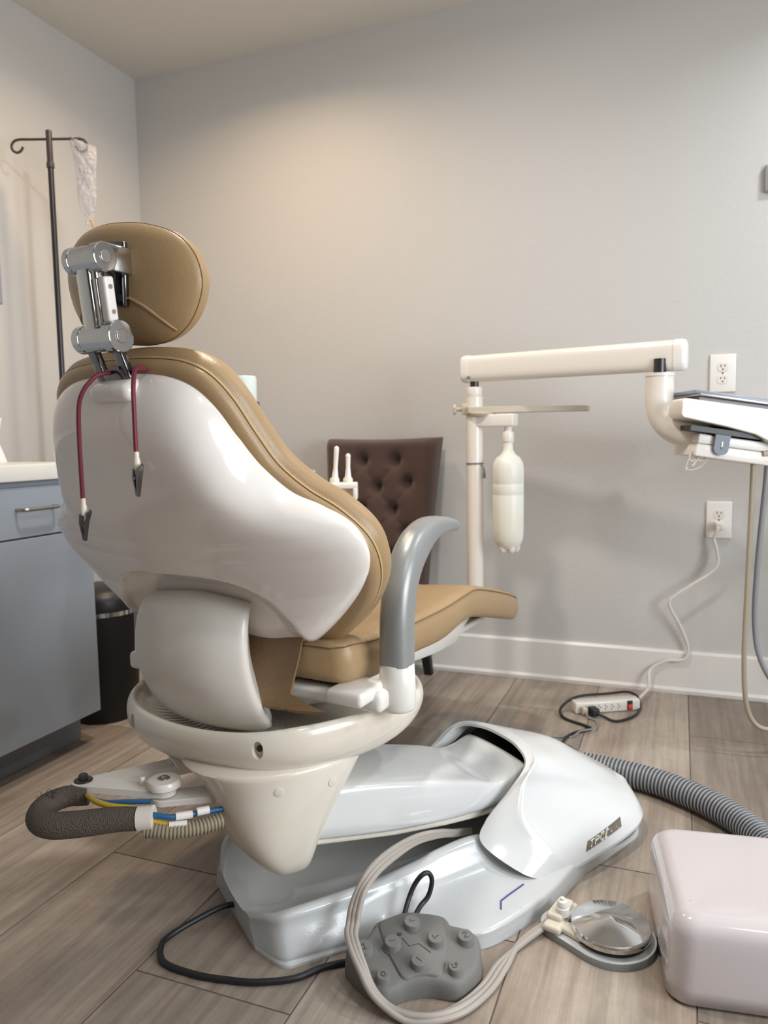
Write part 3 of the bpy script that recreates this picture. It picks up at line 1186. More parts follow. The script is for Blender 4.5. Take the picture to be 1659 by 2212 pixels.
# under-seat frame
uf = MB()
rs = []
for s, hw, zt, zb in ((-0.02, 0.16, 0.455, 0.40), (0.10, 0.17, 0.452, 0.375), (0.35, 0.165, 0.446, 0.372), (0.55, 0.160, 0.452, 0.352), (0.68, 0.152, 0.428, 0.345), (0.74, 0.140, 0.412, 0.362), (0.80, 0.13, 0.398, 0.385)):
    rs.append([S(s, v, z) for v, z in ((-hw, zt), (hw, zt), (hw, (zt + zb) / 2), (hw - 0.012, zb + 0.008), (hw - 0.03, zb), (-hw + 0.03, zb), (-hw + 0.012, zb + 0.008), (-hw, (zt + zb) / 2))])
uf.rings(rs)
uf.box(S(0.86, 0.0, 0.350), (0.26, 0.20, 0.018), (S.u, S.v, V((0, 0, 1))), bev=0.005)
part(uf.build('seat_frame', M['white'], chair, smooth=50, bevel=0.006), 'white moulded frame under the seat')
# armrest carrier plate across the seat
cp = MB()
cp.box(S(-0.010, 0.06, 0.444), (0.11, 0.38, 0.022), (S.u, S.v, V((0, 0, 1))), bev=0.006)
cp.box(S(-0.03, 0.262, 0.452), (0.10, 0.075, 0.026), (S.u, S.v, V((0, 0, 1))), bev=0.008)
cp.box(S(0.01, -0.262, 0.452), (0.07, 0.075, 0.026), (S.u, S.v, V((0, 0, 1))), bev=0.008)
for ds in (-0.030, -0.002):
    cp.cyl(S(-0.02 + ds, 0.225, 0.455), S(-0.02 + ds, 0.225, 0.4575), 0.008, seg=16)
part(cp.build('armrest_carrier', M['white'], chair, smooth=40), 'white carrier plate holding the armrests')

# ---- armrests
for sg in (1, -1):
    AV = 0.312 * sg
    path = [(0.030, AV, 0.492), (0.031, AV, 0.54), (0.034, AV, 0.585), (0.047, AV, 0.632), (0.078, AV - 0.002 * sg, 0.674), (0.13, AV - 0.008 * sg, 0.704), (0.20, AV - 0.018 * sg, 0.720), (0.285, AV - 0.026 * sg, 0.720), (0.352, AV - 0.032 * sg, 0.710)]
    mb = MB()
    Q = cr([S(*p) for p in path], 60)
    rr = []
    for i, q in enumerate(Q):
        t = (Q[min(i + 1, 59)] - Q[max(i - 1, 0)]).normalized()
        x = (S.v - t * t.dot(S.v)).normalized()
        y = t.cross(x)
        f = i / 59
        a = 0.0305 - 0.004 * f            # across
        b = 0.0300 + 0.004 * min(1, f / 0.5) - 0.023 * max(0, (f - 0.5) / 0.5) ** 0.9   # thickness
        if f > 0.93:
            e = math.sqrt(max(0.02, 1 - ((f - 0.93) / 0.07) ** 2))
            a *= e
            b *= e
        ring = []
        for j in range(28):
            th = 2 * pi * j / 28
            c, s_ = math.cos(th), math.sin(th)
            ring.append(q + x * a * math.copysign(abs(c) ** 0.8, c) + y * b * math.copysign(abs(s_) ** 0.8, s_))
        rr.append(ring)
    mb.rings(rr)
    a_o = part(mb.build('armrest', M['armrest'], chair, smooth=60), 'silver grey curved armrest, near side' if sg > 0 else 'silver grey curved armrest, far side')
    mb = MB()
    mb.lathe([(0.020, 0.407), (0.030, 0.409), (0.034, 0.416), (0.0335, 0.45), (0.0315, 0.494), (0.0290, 0.496)], S(0.030, AV, 0))
    mb.box(S(-0.005, AV - 0.035 * sg, 0.436), (0.060, 0.070, 0.038), (S.u, S.v, V((0, 0, 1))), bev=0.010)
    part(mb.build('armrest_socket', M['white'], a_o, smooth=50), 'white socket holding the armrest')

# ---- headrest
HV = 0.008
lo = S(-0.340, HV, 1.060)
hi = S(-0.362, HV + 0.009, 1.172)
gl = MB()
# glide bar: two prongs and a cross piece going into the shell
FB = S(-0.322, HV + 0.013, 0.992)
gdir = (lo - FB).normalized()
gx = (S.v - gdir * S.v.dot(gdir)).normalized()
gy = gx.cross(gdir).normalized()
for o_ in (-0.026, 0.026):
    gl.box(FB + gdir * 0.036 + gx * o_, (0.018, 0.012, 0.064), (gx, gy, gdir), bev=0.002)
gl.box(FB + gdir * 0.013, (0.070, 0.012, 0.024), (gx, gy, gdir), bev=0.002)
part(gl.build('glide_bar', M['chrome_dark'], chair, smooth=40), 'chrome forked headrest bar')
k1 = MB()
k1.cyl(lo - S.v * 0.043, lo - S.v * 0.028, 0.0215, seg=40, bev=0.0015)
k1.cyl(lo - S.v * 0.0275, lo + S.v * 0.022, 0.0205, seg=40, bev=0.001)
k1.cyl(lo + S.v * 0.0225, lo + S.v * 0.0445, 0.0245, seg=48, bev=0.0015)
k1_o = part(k1.build('lower_knuckle', M['chrome'], chair, smooth=22), 'chrome lower headrest joint')
MB().cyl(lo + S.v * 0.044, lo + S.v * 0.0462, 0.0105, seg=28, bev=0.0008).build('pin', M['steel'], k1_o, smooth=22)
k2 = MB()
k2.cyl(hi - S.v * 0.038, hi - S.v * 0.026, 0.0205, seg=40, bev=0.0015)
k2.cyl(hi - S.v * 0.0255, hi + S.v * 0.014, 0.0195, seg=40, bev=0.001)
k2.cyl(hi + S.v * 0.0145, hi + S.v * 0.034, 0.0215, seg=48, bev=0.0015)
# cheek plate running forward to the pad
k2.box(hi + S.u * 0.030 + S.v * 0.027 + V((0, 0, 0.002)), (0.062, 0.012, 0.040), (S.u, S.v, V((0, 0, 1))), bev=0.003)
k2_o = part(k2.build('upper_knuckle', M['chrome'], chair, smooth=22), 'chrome upper headrest joint')
MB().cyl(hi + S.v * 0.0335, hi + S.v * 0.0357, 0.0095, seg=28, bev=0.0008).build('pin', M['steel'], k2_o, smooth=22)
lk = MB()
ld = (hi - lo).normalized()
lk.box((lo + hi) / 2 - S.v * 0.004, (0.044, 0.018, (hi - lo).length), (S.v, S.v.cross(ld).normalized(), ld), bev=0.004)
lk.box((lo + hi) / 2 - S.v * 0.0045, (0.026, 0.028, (hi - lo).length * 1.02), (S.v, S.v.cross(ld).normalized(), ld), bev=0.004)
lk.box((lo + hi) / 2 + S.v * 0.016 - ld * 0.004, (0.006, 0.022, 0.066), (S.v, S.v.cross(ld).normalized(), ld), bev=0.002)
part(lk.build('link_bar', M['chrome'], chair, smooth=40), 'chrome link between the headrest joints')
lv = MB()
lvc = (lo + hi) / 2 + S.v * 0.027 - ld * 0.003
lv.box(lvc, (0.016, 0.019, 0.066), (S.v, S.v.cross(ld).normalized(), ld), bev=0.004)
lv_o = part(lv.build('release_lever', M['white'], chair, smooth=50), 'white headrest release grip')
for dz in (0.018, -0.018):
    MB().cyl(lvc + ld * dz + S.v * 0.0078 - S.u * 0.0, lvc + ld * dz + S.v * 0.0092, 0.0036, seg=14).build('screw', M['steel'], lv_o)
# mounting plate on the pad
PZ = S(-0.300, HV + 0.012, 1.142)
pn = (-S.u * 0.995 + V((0, 0, -0.10))).normalized()          # pad rear normal
pup = (V((0, 0, 1)) - pn * pn.z).normalized()
pup = (pup + S.v * 0.13).normalized()
prt = pup.cross(pn).normalized()
if prt.dot(S.v) < 0:
    prt = -prt
pup = (pup - prt * pup.dot(prt)).normalized()
HC = S(-0.282, 0.004, 1.149)                                  # pad centre
pad_pts = [(0.0, -0.092), (0.05, -0.090), (0.092, -0.078), (0.124, -0.052), (0.143, -0.015), (0.146, 0.018), (0.132, 0.052), (0.100, 0.078), (0.05, 0.091), (0.0, 0.094)]
pp = cr([(v, t) for v, t in pad_pts] + [(-v, t) for v, t in pad_pts[-2:0:-1]], 110, True)
hd = MB()
hr = []
for k, n in ((0.02, 0.030), (0.3, 0.0295), (0.55, 0.027), (0.75, 0.021), (0.88, 0.013), (0.95, 0.006), (0.985, 0.001), (0.992, -0.002), (0.989, -0.004), (0.994, -0.007), (0.985, -0.016), (0.955, -0.026), (0.90, -0.035), (0.80, -0.042), (0.6, -0.046), (0.35, -0.046), (0.02, -0.044)):
    ring = []
    for p in pp:
        bend = -0.5 * (p.x * k) ** 2
        ring.append(HC + prt * p.x * k + pup * p.y * k + pn * (n + bend))
    hr.append(ring)
hd.rings(hr)
head_o = part(hd.build('headrest_pad', M['leather'], chair, smooth=180), 'tan vinyl oval headrest pad')
hbv = hd.bvh()


def on_pad(v, t, off):
    o = HC + prt * v + pup * t + pn * 0.3
    h = hbv.ray_cast(o, -pn)
    return h[0] + pn * off if h[0] is not None else HC + prt * v + pup * t


st = MB()
st.tube([HC + prt * p.x * 0.992 + pup * p.y * 0.992 + pn * (-0.0025 - 0.5 * (p.x) ** 2) for p in pp], 0.0012, seg=6, n=220, closed=True)
part(st.build('piping', M['seam'], head_o), 'stitched edge seam')
for sg in (1, -1):
    fr = MB()
    fr.tube([on_pad(0.036 * sg, -0.020, 0.0), on_pad(0.065 * sg, -0.032, 0.0003), on_pad(0.092 * sg, -0.052, 0.0), on_pad(0.104 * sg, -0.064, -0.001)], 0.0026, seg=8, n=40)
    fr.build('seam_fold', M['leather'], head_o)
pc = on_pad(0.000, 0.014, 0.003)
pt = MB()
pt.box(pc, (0.074, 0.096, 0.010), (prt, pup, pn), bev=0.003)
pt_o = part(pt.build('mounting_plate', M['chrome_dark'], chair, smooth=40), 'dark steel plate behind the headrest')
for dv, dt in ((0.027, 0.006), (0.027, -0.034), (-0.027, 0.006), (-0.027, -0.034)):
    MB().cyl(pc + prt * dv + pup * dt + pn * 0.004, pc + prt * dv + pup * dt + pn * 0.0065, 0.0048, seg=16).build('screw', M['black'], pt_o)

# ------------------------------------------------------------------ bib cord with two clips
bib = thing('bib_cord', 'maroon bib cord with two alligator clips hanging over the white back shell', 'bib cord', S(-0.375, 0.05, 0.76))
cdm = MB()
cdm.tube([S(-0.377, -0.007, 0.815), S(-0.377, -0.008, 0.90), S(-0.377, -0.005, 0.955), S(-0.372, 0.001, 0.980), S(-0.358, 0.008, 0.999), S(-0.345, 0.012, 1.006), S(-0.318, 0.02, 1.010),
          S(-0.300, 0.05, 1.012), S(-0.318, 0.075, 1.012), S(-0.345, 0.085, 1.010), S(-0.362, 0.098, 0.998), S(-0.374, 0.108, 0.976), S(-0.377, 0.111, 0.94), S(-0.377, 0.111, 0.885)], 0.0034, seg=10, n=120)
cdm.build('cord', M['maroon'], bib)


def clip(top, roll):
    col = MB()
    col.lathe([(0.0036, 0.0), (0.0042, -0.003), (0.0040, -0.008), (0.0054, -0.013), (0.0054, -0.019), (0.0040, -0.026), (0.0020, -0.026)], top)
    col.build('crimp_sleeve', M['ivory'], bib)
    t2 = top + V((0, 0, -0.024))
    ax = S.v * math.cos(roll) + S.u * math.sin(roll)
    ay = V((0, 0, 1)).cross(ax)
    jaw = MB()
    for sg, hh in ((1, 1.0), (-1, 0.86)):
        a = [t2 + ax * sg * 0.004, t2 + V((0, 0, -0.014)) + ax * sg * 0.0045, t2 + V((0, 0, -0.040)) + ax * sg * 0.0012]
        if sg > 0:
            a = [t2 + ax * 0.0105 + V((0, 0, 0.003)), t2 + V((0, 0, -0.014)) + ax * 0.0042, t2 + V((0, 0, -0.041)) + ax * 0.001]
        rs = []
        for i, p in enumerate(a):
            w = (0.0040, 0.0044, 0.0020)[i]
            th = 0.0016
            rs.append([p + ay * w + ax * th, p - ay * w + ax * th, p - ay * w - ax * th, p + ay * w - ax * th])
        jaw.rings(rs)
    jaw.cyl(t2 + V((0, 0, -0.014)) - ay * 0.0052, t2 + V((0, 0, -0.014)) + ay * 0.0052, 0.0022, seg=12)
    jaw.tube([t2 + ax * 0.0105 + V((0, 0, 0.002)) - ay * 0.004, t2 + ax * 0.012 + V((0, 0, 0.006)), t2 + ax * 0.0105 + V((0, 0, 0.002)) + ay * 0.004], 0.0010, seg=8)
    jaw.build('alligator_clip', M['chrome_dark'], bib, smooth=30)


clip(S(-0.377, -0.007, 0.818), 0.25)
clip(S(-0.377, 0.111, 0.888), -0.1)

# ------------------------------------------------------------------ assistant's swing arm at the rear left
aa = thing('swing_arm', 'white folding swing arm with frayed grey hose sleeve behind the chair base', 'equipment arm', (-0.99, 1.02, 0.25))
Z3 = V((0, 0, 1))


def bar(p, q, w, th, r0=True, r1=True):
    """flat bar with round ends, between two points (top face height given by z)"""
    p, q = V(p), V(q)
    d = (q - p)
    d.z = 0
    d.normalize()
    nrm = V((-d.y, d.x, 0))
    out = []
    for i in range(13):
        a = pi / 2 + pi * i / 12
        out.append(p + (d * math.cos(a) + nrm * math.sin(a)) * w if r0 else p + nrm * w * (1 if i < 7 else -1))
    for i in range(13):
        a = -pi / 2 + pi * i / 12
        out.append(q + (d * math.cos(a) + nrm * math.sin(a)) * w if r1 else q + nrm * w * (-1 if i < 7 else 1))
    return [o - Z3 * th for o in out], Z3 * th


P1, P2, P3 = V((-1.006, 1.046, 0.288)), V((-0.852, 1.078, 0.286)), V((-0.762, 1.130, 0.272))
a1 = MB()
a1.prism(*bar(P1, P2, 0.021, 0.013))
a1.cyl(P2 + (P1 - P2).normalized() * 0.042 + Z3 * -0.001, P2 + (P1 - P2).normalized() * 0.042 + Z3 * 0.015, 0.005, seg=14, bev=0.001)
part(a1.build('outer_bar', M['warmwhite'], aa, smooth=40, bevel=0.0015), 'white flat outer bar')
a2 = MB()
a2.prism(*bar(P2 - Z3 * 0.016, P3, 0.024, 0.012, True, False))
a2.build('inner_bar', M['warmwhite'], aa, smooth=40, bevel=0.0015)
a3 = MB()
P4 = V((-0.905, 1.190, 0.282))
a3.prism(*bar(P1 - Z3 * 0.016, P1 - Z3 * 0.016 + (P4 - P1) * 0.08, 0.021, 0.010))
a3.prism(*bar(P1 + (P4 - P1) * 0.05 - Z3 * 0.004, P4 - Z3 * 0.002, 0.021, 0.014, True, False))
a3.tube([P4 + (P1 - P4) * 0.1 - Z3 * 0.012, P4 + (P4 - P1) * 0.25 - Z3 * 0.012, P4 + (P4 - P1) * 0.9 - Z3 * 0.012], 0.018, seg=20, n=12)
part(a3.build('upper_bar', M['warmwhite'], aa, smooth=40), 'white bar running back under the seat')
a4 = MB()
a4.prism([B(-0.115, -0.06, 0.312), B(-0.13, -0.09, 0.318), B(-0.06, -0.17, 0.318), B(-0.05, -0.12, 0.312)], (0, 0, 0.005))
a4.prism([B(-0.100, -0.02, 0.298), B(-0.118, -0.03, 0.298), B(-0.138, -0.095, 0.330), B(-0.120, -0.10, 0.330)], (0, 0, 0.005))
a4.build('bracket_plate', M['warmwhite'], aa, smooth=30)
cp_ = MB()
cp_.lathe([(0.027, -0.001), (0.030, 0.002), (0.030, 0.010), (0.027, 0.0145), (0.011, 0.016), (0.011, 0.0145)], P2)
cap_o = cp_.build('pivot_cap', M['warmwhite'], aa, smooth=40)
MB().lathe([(0.0105, 0.0145), (0.0105, 0.0165), (0.0095, 0.0175), (0.0045, 0.0175), (0.004, 0.0155)], P2).build('bolt', M['steel'], cap_o)
b1 = MB()
b1.lathe([(0.0165, 0.0), (0.0165, 0.002), (0.015, 0.003), (0.010, 0.0035)], P1)
b1.lathe([(0.0085, 0.0), (0.0085, 0.010), (0.007, 0.0125)], P1, seg=6)
b1.build('pivot_bolt', M['pole'], aa, smooth=30)
slv = MB()
slv.tube([(-0.845, 1.006, 0.262), (-0.885, 0.990, 0.262), (-0.940, 0.962, 0.258), (-0.985, 0.944, 0.257), (-1.020, 0.953, 0.259), (-1.036, 0.985, 0.264), (-1.020, 1.018, 0.268), (-0.985, 1.034, 0.268)],
         [0.019, 0.021, 0.022, 0.0225, 0.022, 0.020, 0.019, 0.017], seg=24, n=90)
for i in range(26):                                     # frayed ends
    base = V((-1.030, 0.992, 0.280)) if i < 16 else V((-0.845, 1.006, 0.258))
    j = V((random.uniform(-0.012, 0.012), random.uniform(-0.014, 0.014), random.uniform(-0.004, 0.004))) if i < 16 else V((random.uniform(-0.004, 0.004), random.uniform(-0.012, 0.012), random.uniform(-0.016, 0.0)))
    k = V((random.uniform(-0.012, 0.008), random.uniform(-0.010, 0.010), random.uniform(0.006, 0.016))) if i < 16 else V((random.uniform(0.004, 0.014), random.uniform(-0.006, 0.006), random.uniform(-0.012, 0.0)))
    slv.tube([base + j, base + j + k * 0.6, base + j + k + V((random.uniform(-0.004, 0.004), 0, 0))], 0.0005, seg=4, n=6)
part(slv.build('hose_sleeve', M['braid'], aa, smooth=60), 'frayed dark grey braided sleeve')
cuff = MB()
cuff.cyl((-0.850, 1.004, 0.262), (-0.826, 1.014, 0.264), 0.0205, seg=24)
cuff.build('hose_cuff', M['warmwhite'], aa)
tb = MB()
tb.tube([(-0.835, 1.010, 0.270), (-0.800, 1.028, 0.262), (-0.770, 1.062, 0.258), (-0.735, 1.10, 0.255)], 0.0052, n=40)
tb.tube([(-0.990, 1.028, 0.272), (-0.94, 1.02, 0.270), (-0.90, 1.03, 0.272), (-0.86, 1.05, 0.270)], 0.0045, n=30)
part(tb.build('air_hose', M['tube_blue'], aa), 'blue air hoses')
tb = MB()
tb.tube([(-0.835, 1.006, 0.262), (-0.800, 1.022, 0.252), (-0.785, 1.036, 0.250)], 0.0036, n=24)
tb.tube([(-0.975, 1.022, 0.276), (-0.945, 1.008, 0.276), (-0.91, 1.006, 0.274), (-0.875, 1.02, 0.270)], 0.0052, n=30)
part(tb.build('water_hose', M['tube_yellow'], aa), 'yellow hoses')
tb = MB()
tb.cyl((-0.795, 1.032, 0.262), (-0.775, 1.052, 0.260), 0.0068, seg=16)
tb.cyl((-0.770, 1.058, 0.262), (-0.756, 1.074, 0.261), 0.0072, seg=16)
tb.cyl((-0.800, 1.020, 0.252), (-0.776, 1.038, 0.250), 0.0055, seg=16)
tb.build('hose_fitting', M['white'], aa)


def ribbed(mb, pts, r, depth, pitch, seg=20, two=False):
    P = [V(p) for p in pts]
    L = sum((P[i + 1] - P[i]).length for i in range(len(P) - 1)) * 1.03
    cyc = max(4, int(L / pitch))
    sub = 6
    n = cyc * sub + 1
    Q = cr(P, n)
    x = None
    rs = []
    for i in range(n):
        t = (Q[min(i + 1, n - 1)] - Q[max(i - 1, 0)]).normalized()
        x = t.orthogonal().normalized() if x is None else (x - t * t.dot(x)).normalized()
        y = t.cross(x)
        k = (i % sub) / sub
        rr = r - depth * (1.0 if k >= 0.60 else 0.0) - (depth * 0.3 if k in (0.0,) else 0)
        rs.append([Q[i] + x * rr * math.cos(2 * pi * j / seg) + y * rr * math.sin(2 * pi * j / seg) for j in range(seg)])
    f0 = len(mb.f)
    mb.rings(rs)
    if two:
        for i in range(n - 1):
            k = i % sub
            if k >= 3:
                for j in range(seg):
                    mb.mi[f0 + i * seg + j] = 1
    return mb


rb = MB()
ribbed(rb, [(-0.838, 1.004, 0.246), (-0.80, 1.022, 0.240), (-0.765, 1.05, 0.238), (-0.735, 1.085, 0.240)], 0.014, 0.0025, 0.006)
part(rb.build('corrugated_hose', M['hose_tan'], aa, smooth=25), 'short beige corrugated hose')

# ------------------------------------------------------------------ delivery unit on the post beyond the foot end
ORG = V((0, 0, CAM_H))


def D(x, y, z):
    k = 1.055
    return V((x * k, y * k, CAM_H + (z - CAM_H) * k))


du = thing('delivery_unit', 'white post-mounted dental delivery unit with long level arm and hanging water bottle', 'dental unit', (-0.637, 2.46, 0.36))
px_, py_ = D(-0.602, 2.336, 0).x, D(-0.602, 2.336, 0).y
PZT = D(0, 0, 1.055).z
po_ = MB()
po_.cyl((px_, py_, 0.36), (px_, py_, PZT - 0.03), 0.0275, seg=32)
po_.cyl((px_, py_, PZT - 0.03), (px_, py_, PZT + 0.002), 0.0255, seg=32, bev=0.003)
po_.tube([(px_, py_, 0.372), (px_ - 0.002, py_ - 0.07, 0.352), (px_ - 0.008, py_ - 0.16, 0.348), (px_ - 0.03, py_ - 0.34, 0.352)], 0.021, seg=20, n=30)
part(po_.build('post', M['warmwhite'], du, smooth=50), 'white round post')
band = MB()
band.lathe([(0.0276, 0), (0.0292, 0.001), (0.0292, 0.005), (0.0276, 0.006)], (px_, py_, D(0, 0, 0.817).z), cap0=False, cap1=False)
band.tube([(px_ + 0.026, py_ - 0.012, D(0, 0, 0.817).z), (px_ + 0.036, py_ - 0.018, D(0, 0, 0.80).z), (px_ + 0.036, py_ - 0.018, D(0, 0, 0.775).z)], [0.002, 0.003, 0.006], seg=8, n=10)
part(band.build('cable_tie', M['slate'], du), 'dark tie around the post')
mast = MB()
mast.cyl((px_, py_, PZT - 0.002), (px_, py_, PZT + 0.03), 0.014, seg=24)
mast.build('mast_pin', M['pole'], du)
# long arm
A0, A1 = D(-0.640, 2.345, 1.113), D(0.010, 2.205, 1.111)
ad = (A1 - A0).normalized()
an = V((-ad.y, ad.x, 0)).normalized()


def arm_sec(p, hw, hh, e=3.2):
    out = []
    for i in range(40):
        a = 2 * pi * i / 40
        c, s_ = math.cos(a), math.sin(a)
        out.append(p + an * hw * math.copysign(abs(c) ** (2 / e), c) + Z3 * hh * math.copysign(abs(s_) ** (2 / e), s_))
    return out


am = MB()
am.rings([arm_sec(A0 + ad * 0.02, 0.029, 0.043), arm_sec(A1 - ad * 0.03, 0.029, 0.043)])
arm_d = am.build('flex_arm', M['warmwhite'], du, smooth=50)
for p, sgn in ((A0, 1), (A1, -1)):
    e = MB()
    e.rings([arm_sec(p + ad * sgn * 0.030, 0.0305, 0.0445), arm_sec(p + ad * sgn * 0.010, 0.0305, 0.0445), arm_sec(p + ad * sgn * 0.003, 0.029, 0.042), arm_sec(p, 0.024, 0.036)])
    part(e.build('end_cap', M['white'], arm_d, smooth=50), 'white moulded end cap')
for q in (0.05, 0.90):
    p = A0.lerp(A1, q) - an * 0.0295 - Z3 * 0.030
    MB().cyl(p - an * 0.002 * 0, p - an * 0.003, 0.0055, seg=16).build('screw', M['steel'], arm_d)
# dropped elbow to the tray head
E0 = D(-0.056, 2.195, 1.06)
el = MB()
el.cyl(E0 + Z3 * -0.002, E0 + Z3 * 0.045, 0.017, seg=24)
el.build('swivel_pin', M['pole'], du)
el = MB()
el.tube([E0 + Z3 * 0.002, D(-0.056, 2.195, 1.025), D(-0.0558, 2.193, 0.99), D(-0.047, 2.188, 0.95), D(-0.022, 2.180, 0.918), D(0.015, 2.172, 0.900), D(0.06, 2.165, 0.886)], 0.0385, seg=28, n=60)
el.lathe([(0.036, 0.004), (0.0405, 0.004), (0.0405, -0.004), (0.0385, -0.005)], E0 + Z3 * 0.0)
part(el.build('elbow_tube', M['warmwhite'], du, smooth=60), 'white curved elbow tube')
# tray head
hx = V((math.cos(math.radians(22)), math.sin(math.radians(22)), 0))
hy = V((-hx.y, hx.x, 0))
H0 = D(-0.015, 2.105, 0.0)


TILT = 0.15                       # the head hangs lower at its free end
hx3 = (hx - V((0, 0, TILT))).normalized()
hz3 = hx3.cross(hy).normalized()
if hz3.z < 0:
    hz3 = -hz3


def HD(a, b, z):
    return V((H0.x, H0.y, 0.94)) + hx3 * a + hy * b + hz3 * (z - 0.94)


def HV_(a, b, z):
    return V((H0.x, H0.y, 0)) + hx * a + hy * b + V((0, 0, z))


cb = MB()
cb.box(HD(0.165, 0.045, 0.867), (0.215, 0.15, 0.034), (hx3, hy, hz3), bev=0.004)
cb.box(HD(0.165, 0.045, 0.898), (0.210, 0.146, 0.026), (hx3, hy, hz3), bev=0.004)
cbo = part(cb.build('control_box', M['white'], du, smooth=40), 'white control box under the tray')
lt = MB()
lp = []
for x, z in [(-0.020, 0.026), (0.020, 0.026), (0.020, -0.010)] + [(0.020 * math.cos(a), -0.010 - 0.018 * math.sin(a)) for a in [pi * i / 8 for i in range(1, 8)]] + [(-0.020, -0.010)]:
    lp.append(HD(0.120 + x, -0.0345, 0.888 + z))
lt.prism(lp, -hy * 0.006)
lto = part(lt.build('latch', M['slate'], cbo, smooth=30), 'slate grey latch on the control box')
MB().box(HD(0.120, -0.041, 0.886), (0.0035, 0.0025, 0.020), (hx3, hy, hz3), bev=0.001).build('latch_slot', M['chrome'], lto)
th_ = MB()
rs = []
for a, zb in ((-0.008, 0.955), (0.0, 0.945), (0.12, 0.936), (0.20, 0.926), (0.26, 0.905), (0.34, 0.888), (0.42, 0.885), (0.62, 0.885)):
    zt = 0.997 if a >= 0.0 else 0.990
    b0, b1 = -0.055, 0.035 + 0.27 * min(1.0, max(0.0, a) / 0.20)
    rs.append([HD(a, b0, zb), HD(a, b0, (zb + zt) / 2), HD(a, b0 + 0.004, zt - 0.006), HD(a, b0 + 0.012, zt), HD(a, b1 - 0.012, zt), HD(a, b1, zt - 0.01), HD(a, b1, zb)])
th_.rings(rs)
part(th_.build('tray_head', M['warmwhite'], du, smooth=45, bevel=0.003), 'white tray head shell')
gp = MB()  # black slab paints the shade in the gap under the head
gp.box(HD(0.21, 0.08, 0.922), (0.36, 0.24, 0.014), (hx3, hy, hz3))
part(gp.build('shadow_gap_plate', M['black'], du), 'black slab painted as the shade between tray head and control box')
gp = MB()
gp.box(HD(0.27, 0.075, 1.003), (0.44, 0.18, 0.012), (hx3, hy, hz3))
part(gp.build('tray_bracket', M['pole'], du), 'dark bracket carrying the instrument tray')
# hoses hanging from the head
hs = MB()
hs.tube([HV_(0.212, -0.01, 0.845), HV_(0.210, -0.01, 0.70), HV_(0.205, -0.012, 0.50), HV_(0.200, -0.015, 0.28), HV_(0.210, -0.02, 0.14), HV_(0.245, -0.03, 0.085), HV_(0.30, -0.04, 0.10), HV_(0.35, -0.04, 0.20)], 0.0068, seg=12, n=90)
part(hs.build('beige_hose', M['cable_tan'], du), 'beige handpiece hose')
hs = MB()
hs.tube([HV_(0.262, 0.01, 0.845), HV_(0.256, 0.008, 0.75), HV_(0.240, 0.005, 0.55), HV_(0.234, 0.0, 0.38), HV_(0.250, -0.01, 0.27), HV_(0.30, -0.02, 0.20), HV_(0.38, -0.02, 0.24)], 0.0075, seg=12, n=90)
part(hs.build('grey_hose', M['cable_bluegrey'], du), 'blue grey handpiece hose')
hs = MB()
hs.tube([HV_(0.228, -0.03, 0.845), HV_(0.250, -0.034, 0.845), HV_(0.285, -0.036, 0.82)], 0.008, seg=10, n=20)
part(hs.build('syringe_stem', M['beige'], du), 'beige stem under the tray head')
ky = MB()
ky.tube([HD(0.058, -0.01, 0.860), HD(0.050, -0.012, 0.842), HD(0.062, -0.012, 0.836), HD(0.072, -0.012, 0.852), HD(0.080, -0.012, 0.860)], 0.0028, seg=8, n=30)
ky.tube([HD(0.082, -0.012, 0.858), HD(0.075, -0.012, 0.840), HD(0.090, -0.012, 0.842), HD(0.096, -0.012, 0.858)], 0.0028, seg=8, n=24)
ky.tube([HD(0.080, -0.014, 0.856), HD(0.070, -0.014, 0.838), HD(0.062, -0.014, 0.822)], 0.0032, seg=8, n=16)
part(ky.build('valve_key', M['beige'], du), 'small bent wire key')
ky = MB()
ky.tube([HD(0.055, -0.015, 0.862), HD(0.048, -0.016, 0.835), HD(0.046, -0.016, 0.815), HD(0.062, -0.016, 0.812), HD(0.085, -0.016, 0.825), HD(0.102, -0.016, 0.850), HD(0.106, -0.016, 0.862)], 0.0012, seg=6, n=40)
ky.lathe([(0.003, 0.003), (0.003, -0.003)], HD(0.046, -0.016, 0.814), seg=10)
part(ky.build('loop_wire', M['ivory'], du), 'thin ivory wire loop')
# flat tray arm on the post
ta = MB()
T0, T1 = V((px_ - 0.02, py_ - 0.012, D(0, 0, 0.993).z)), D(-0.262, 2.425, 0.997)
td = (T1 - T0)
td.z = 0
L_ = td.length
td.normalize()
tn = V((-td.y, td.x, 0))
ol_ = [(0, -0.034), (0.05, -0.036), (L_ - 0.03, -0.016), (L_ - 0.006, -0.012), (L_, 0.0), (L_ - 0.006, 0.012), (L_ - 0.03, 0.016), (0.05, 0.036), (0, 0.034)]
zt = D(0, 0, 0.997).z
ta.prism([V((T0.x, T0.y, zt - 0.022)) + td * a + tn * b for a, b in ol_], (0, 0, 0.020))
ta.lathe([(0.030, 0.0), (0.034, -0.002), (0.05, -0.006), (0.046, -0.014), (0.030, -0.020)], (px_ + 0.02, py_, zt - 0.016))
ta_o = part(ta.build('tray_arm', M['beige'], du, smooth=40, bevel=0.002), 'beige flat swing arm on the post')
kn = MB()
kp = V((px_, py_, zt - 0.008)) - td * 0.022
kn.box(kp - td * 0.010, (0.020, 0.034, 0.036), (td, tn, Z3), bev=0.003)
kn.cyl(kp - td * 0.018, kp - td * 0.040, 0.007, seg=16)
kn.cyl(kp - td * 0.038, kp - td * 0.048, 0.018, seg=6, bev=0.003)
part(kn.build('clamp_knob', M['beige'], ta_o, smooth=40), 'clamp screw with hex knob')
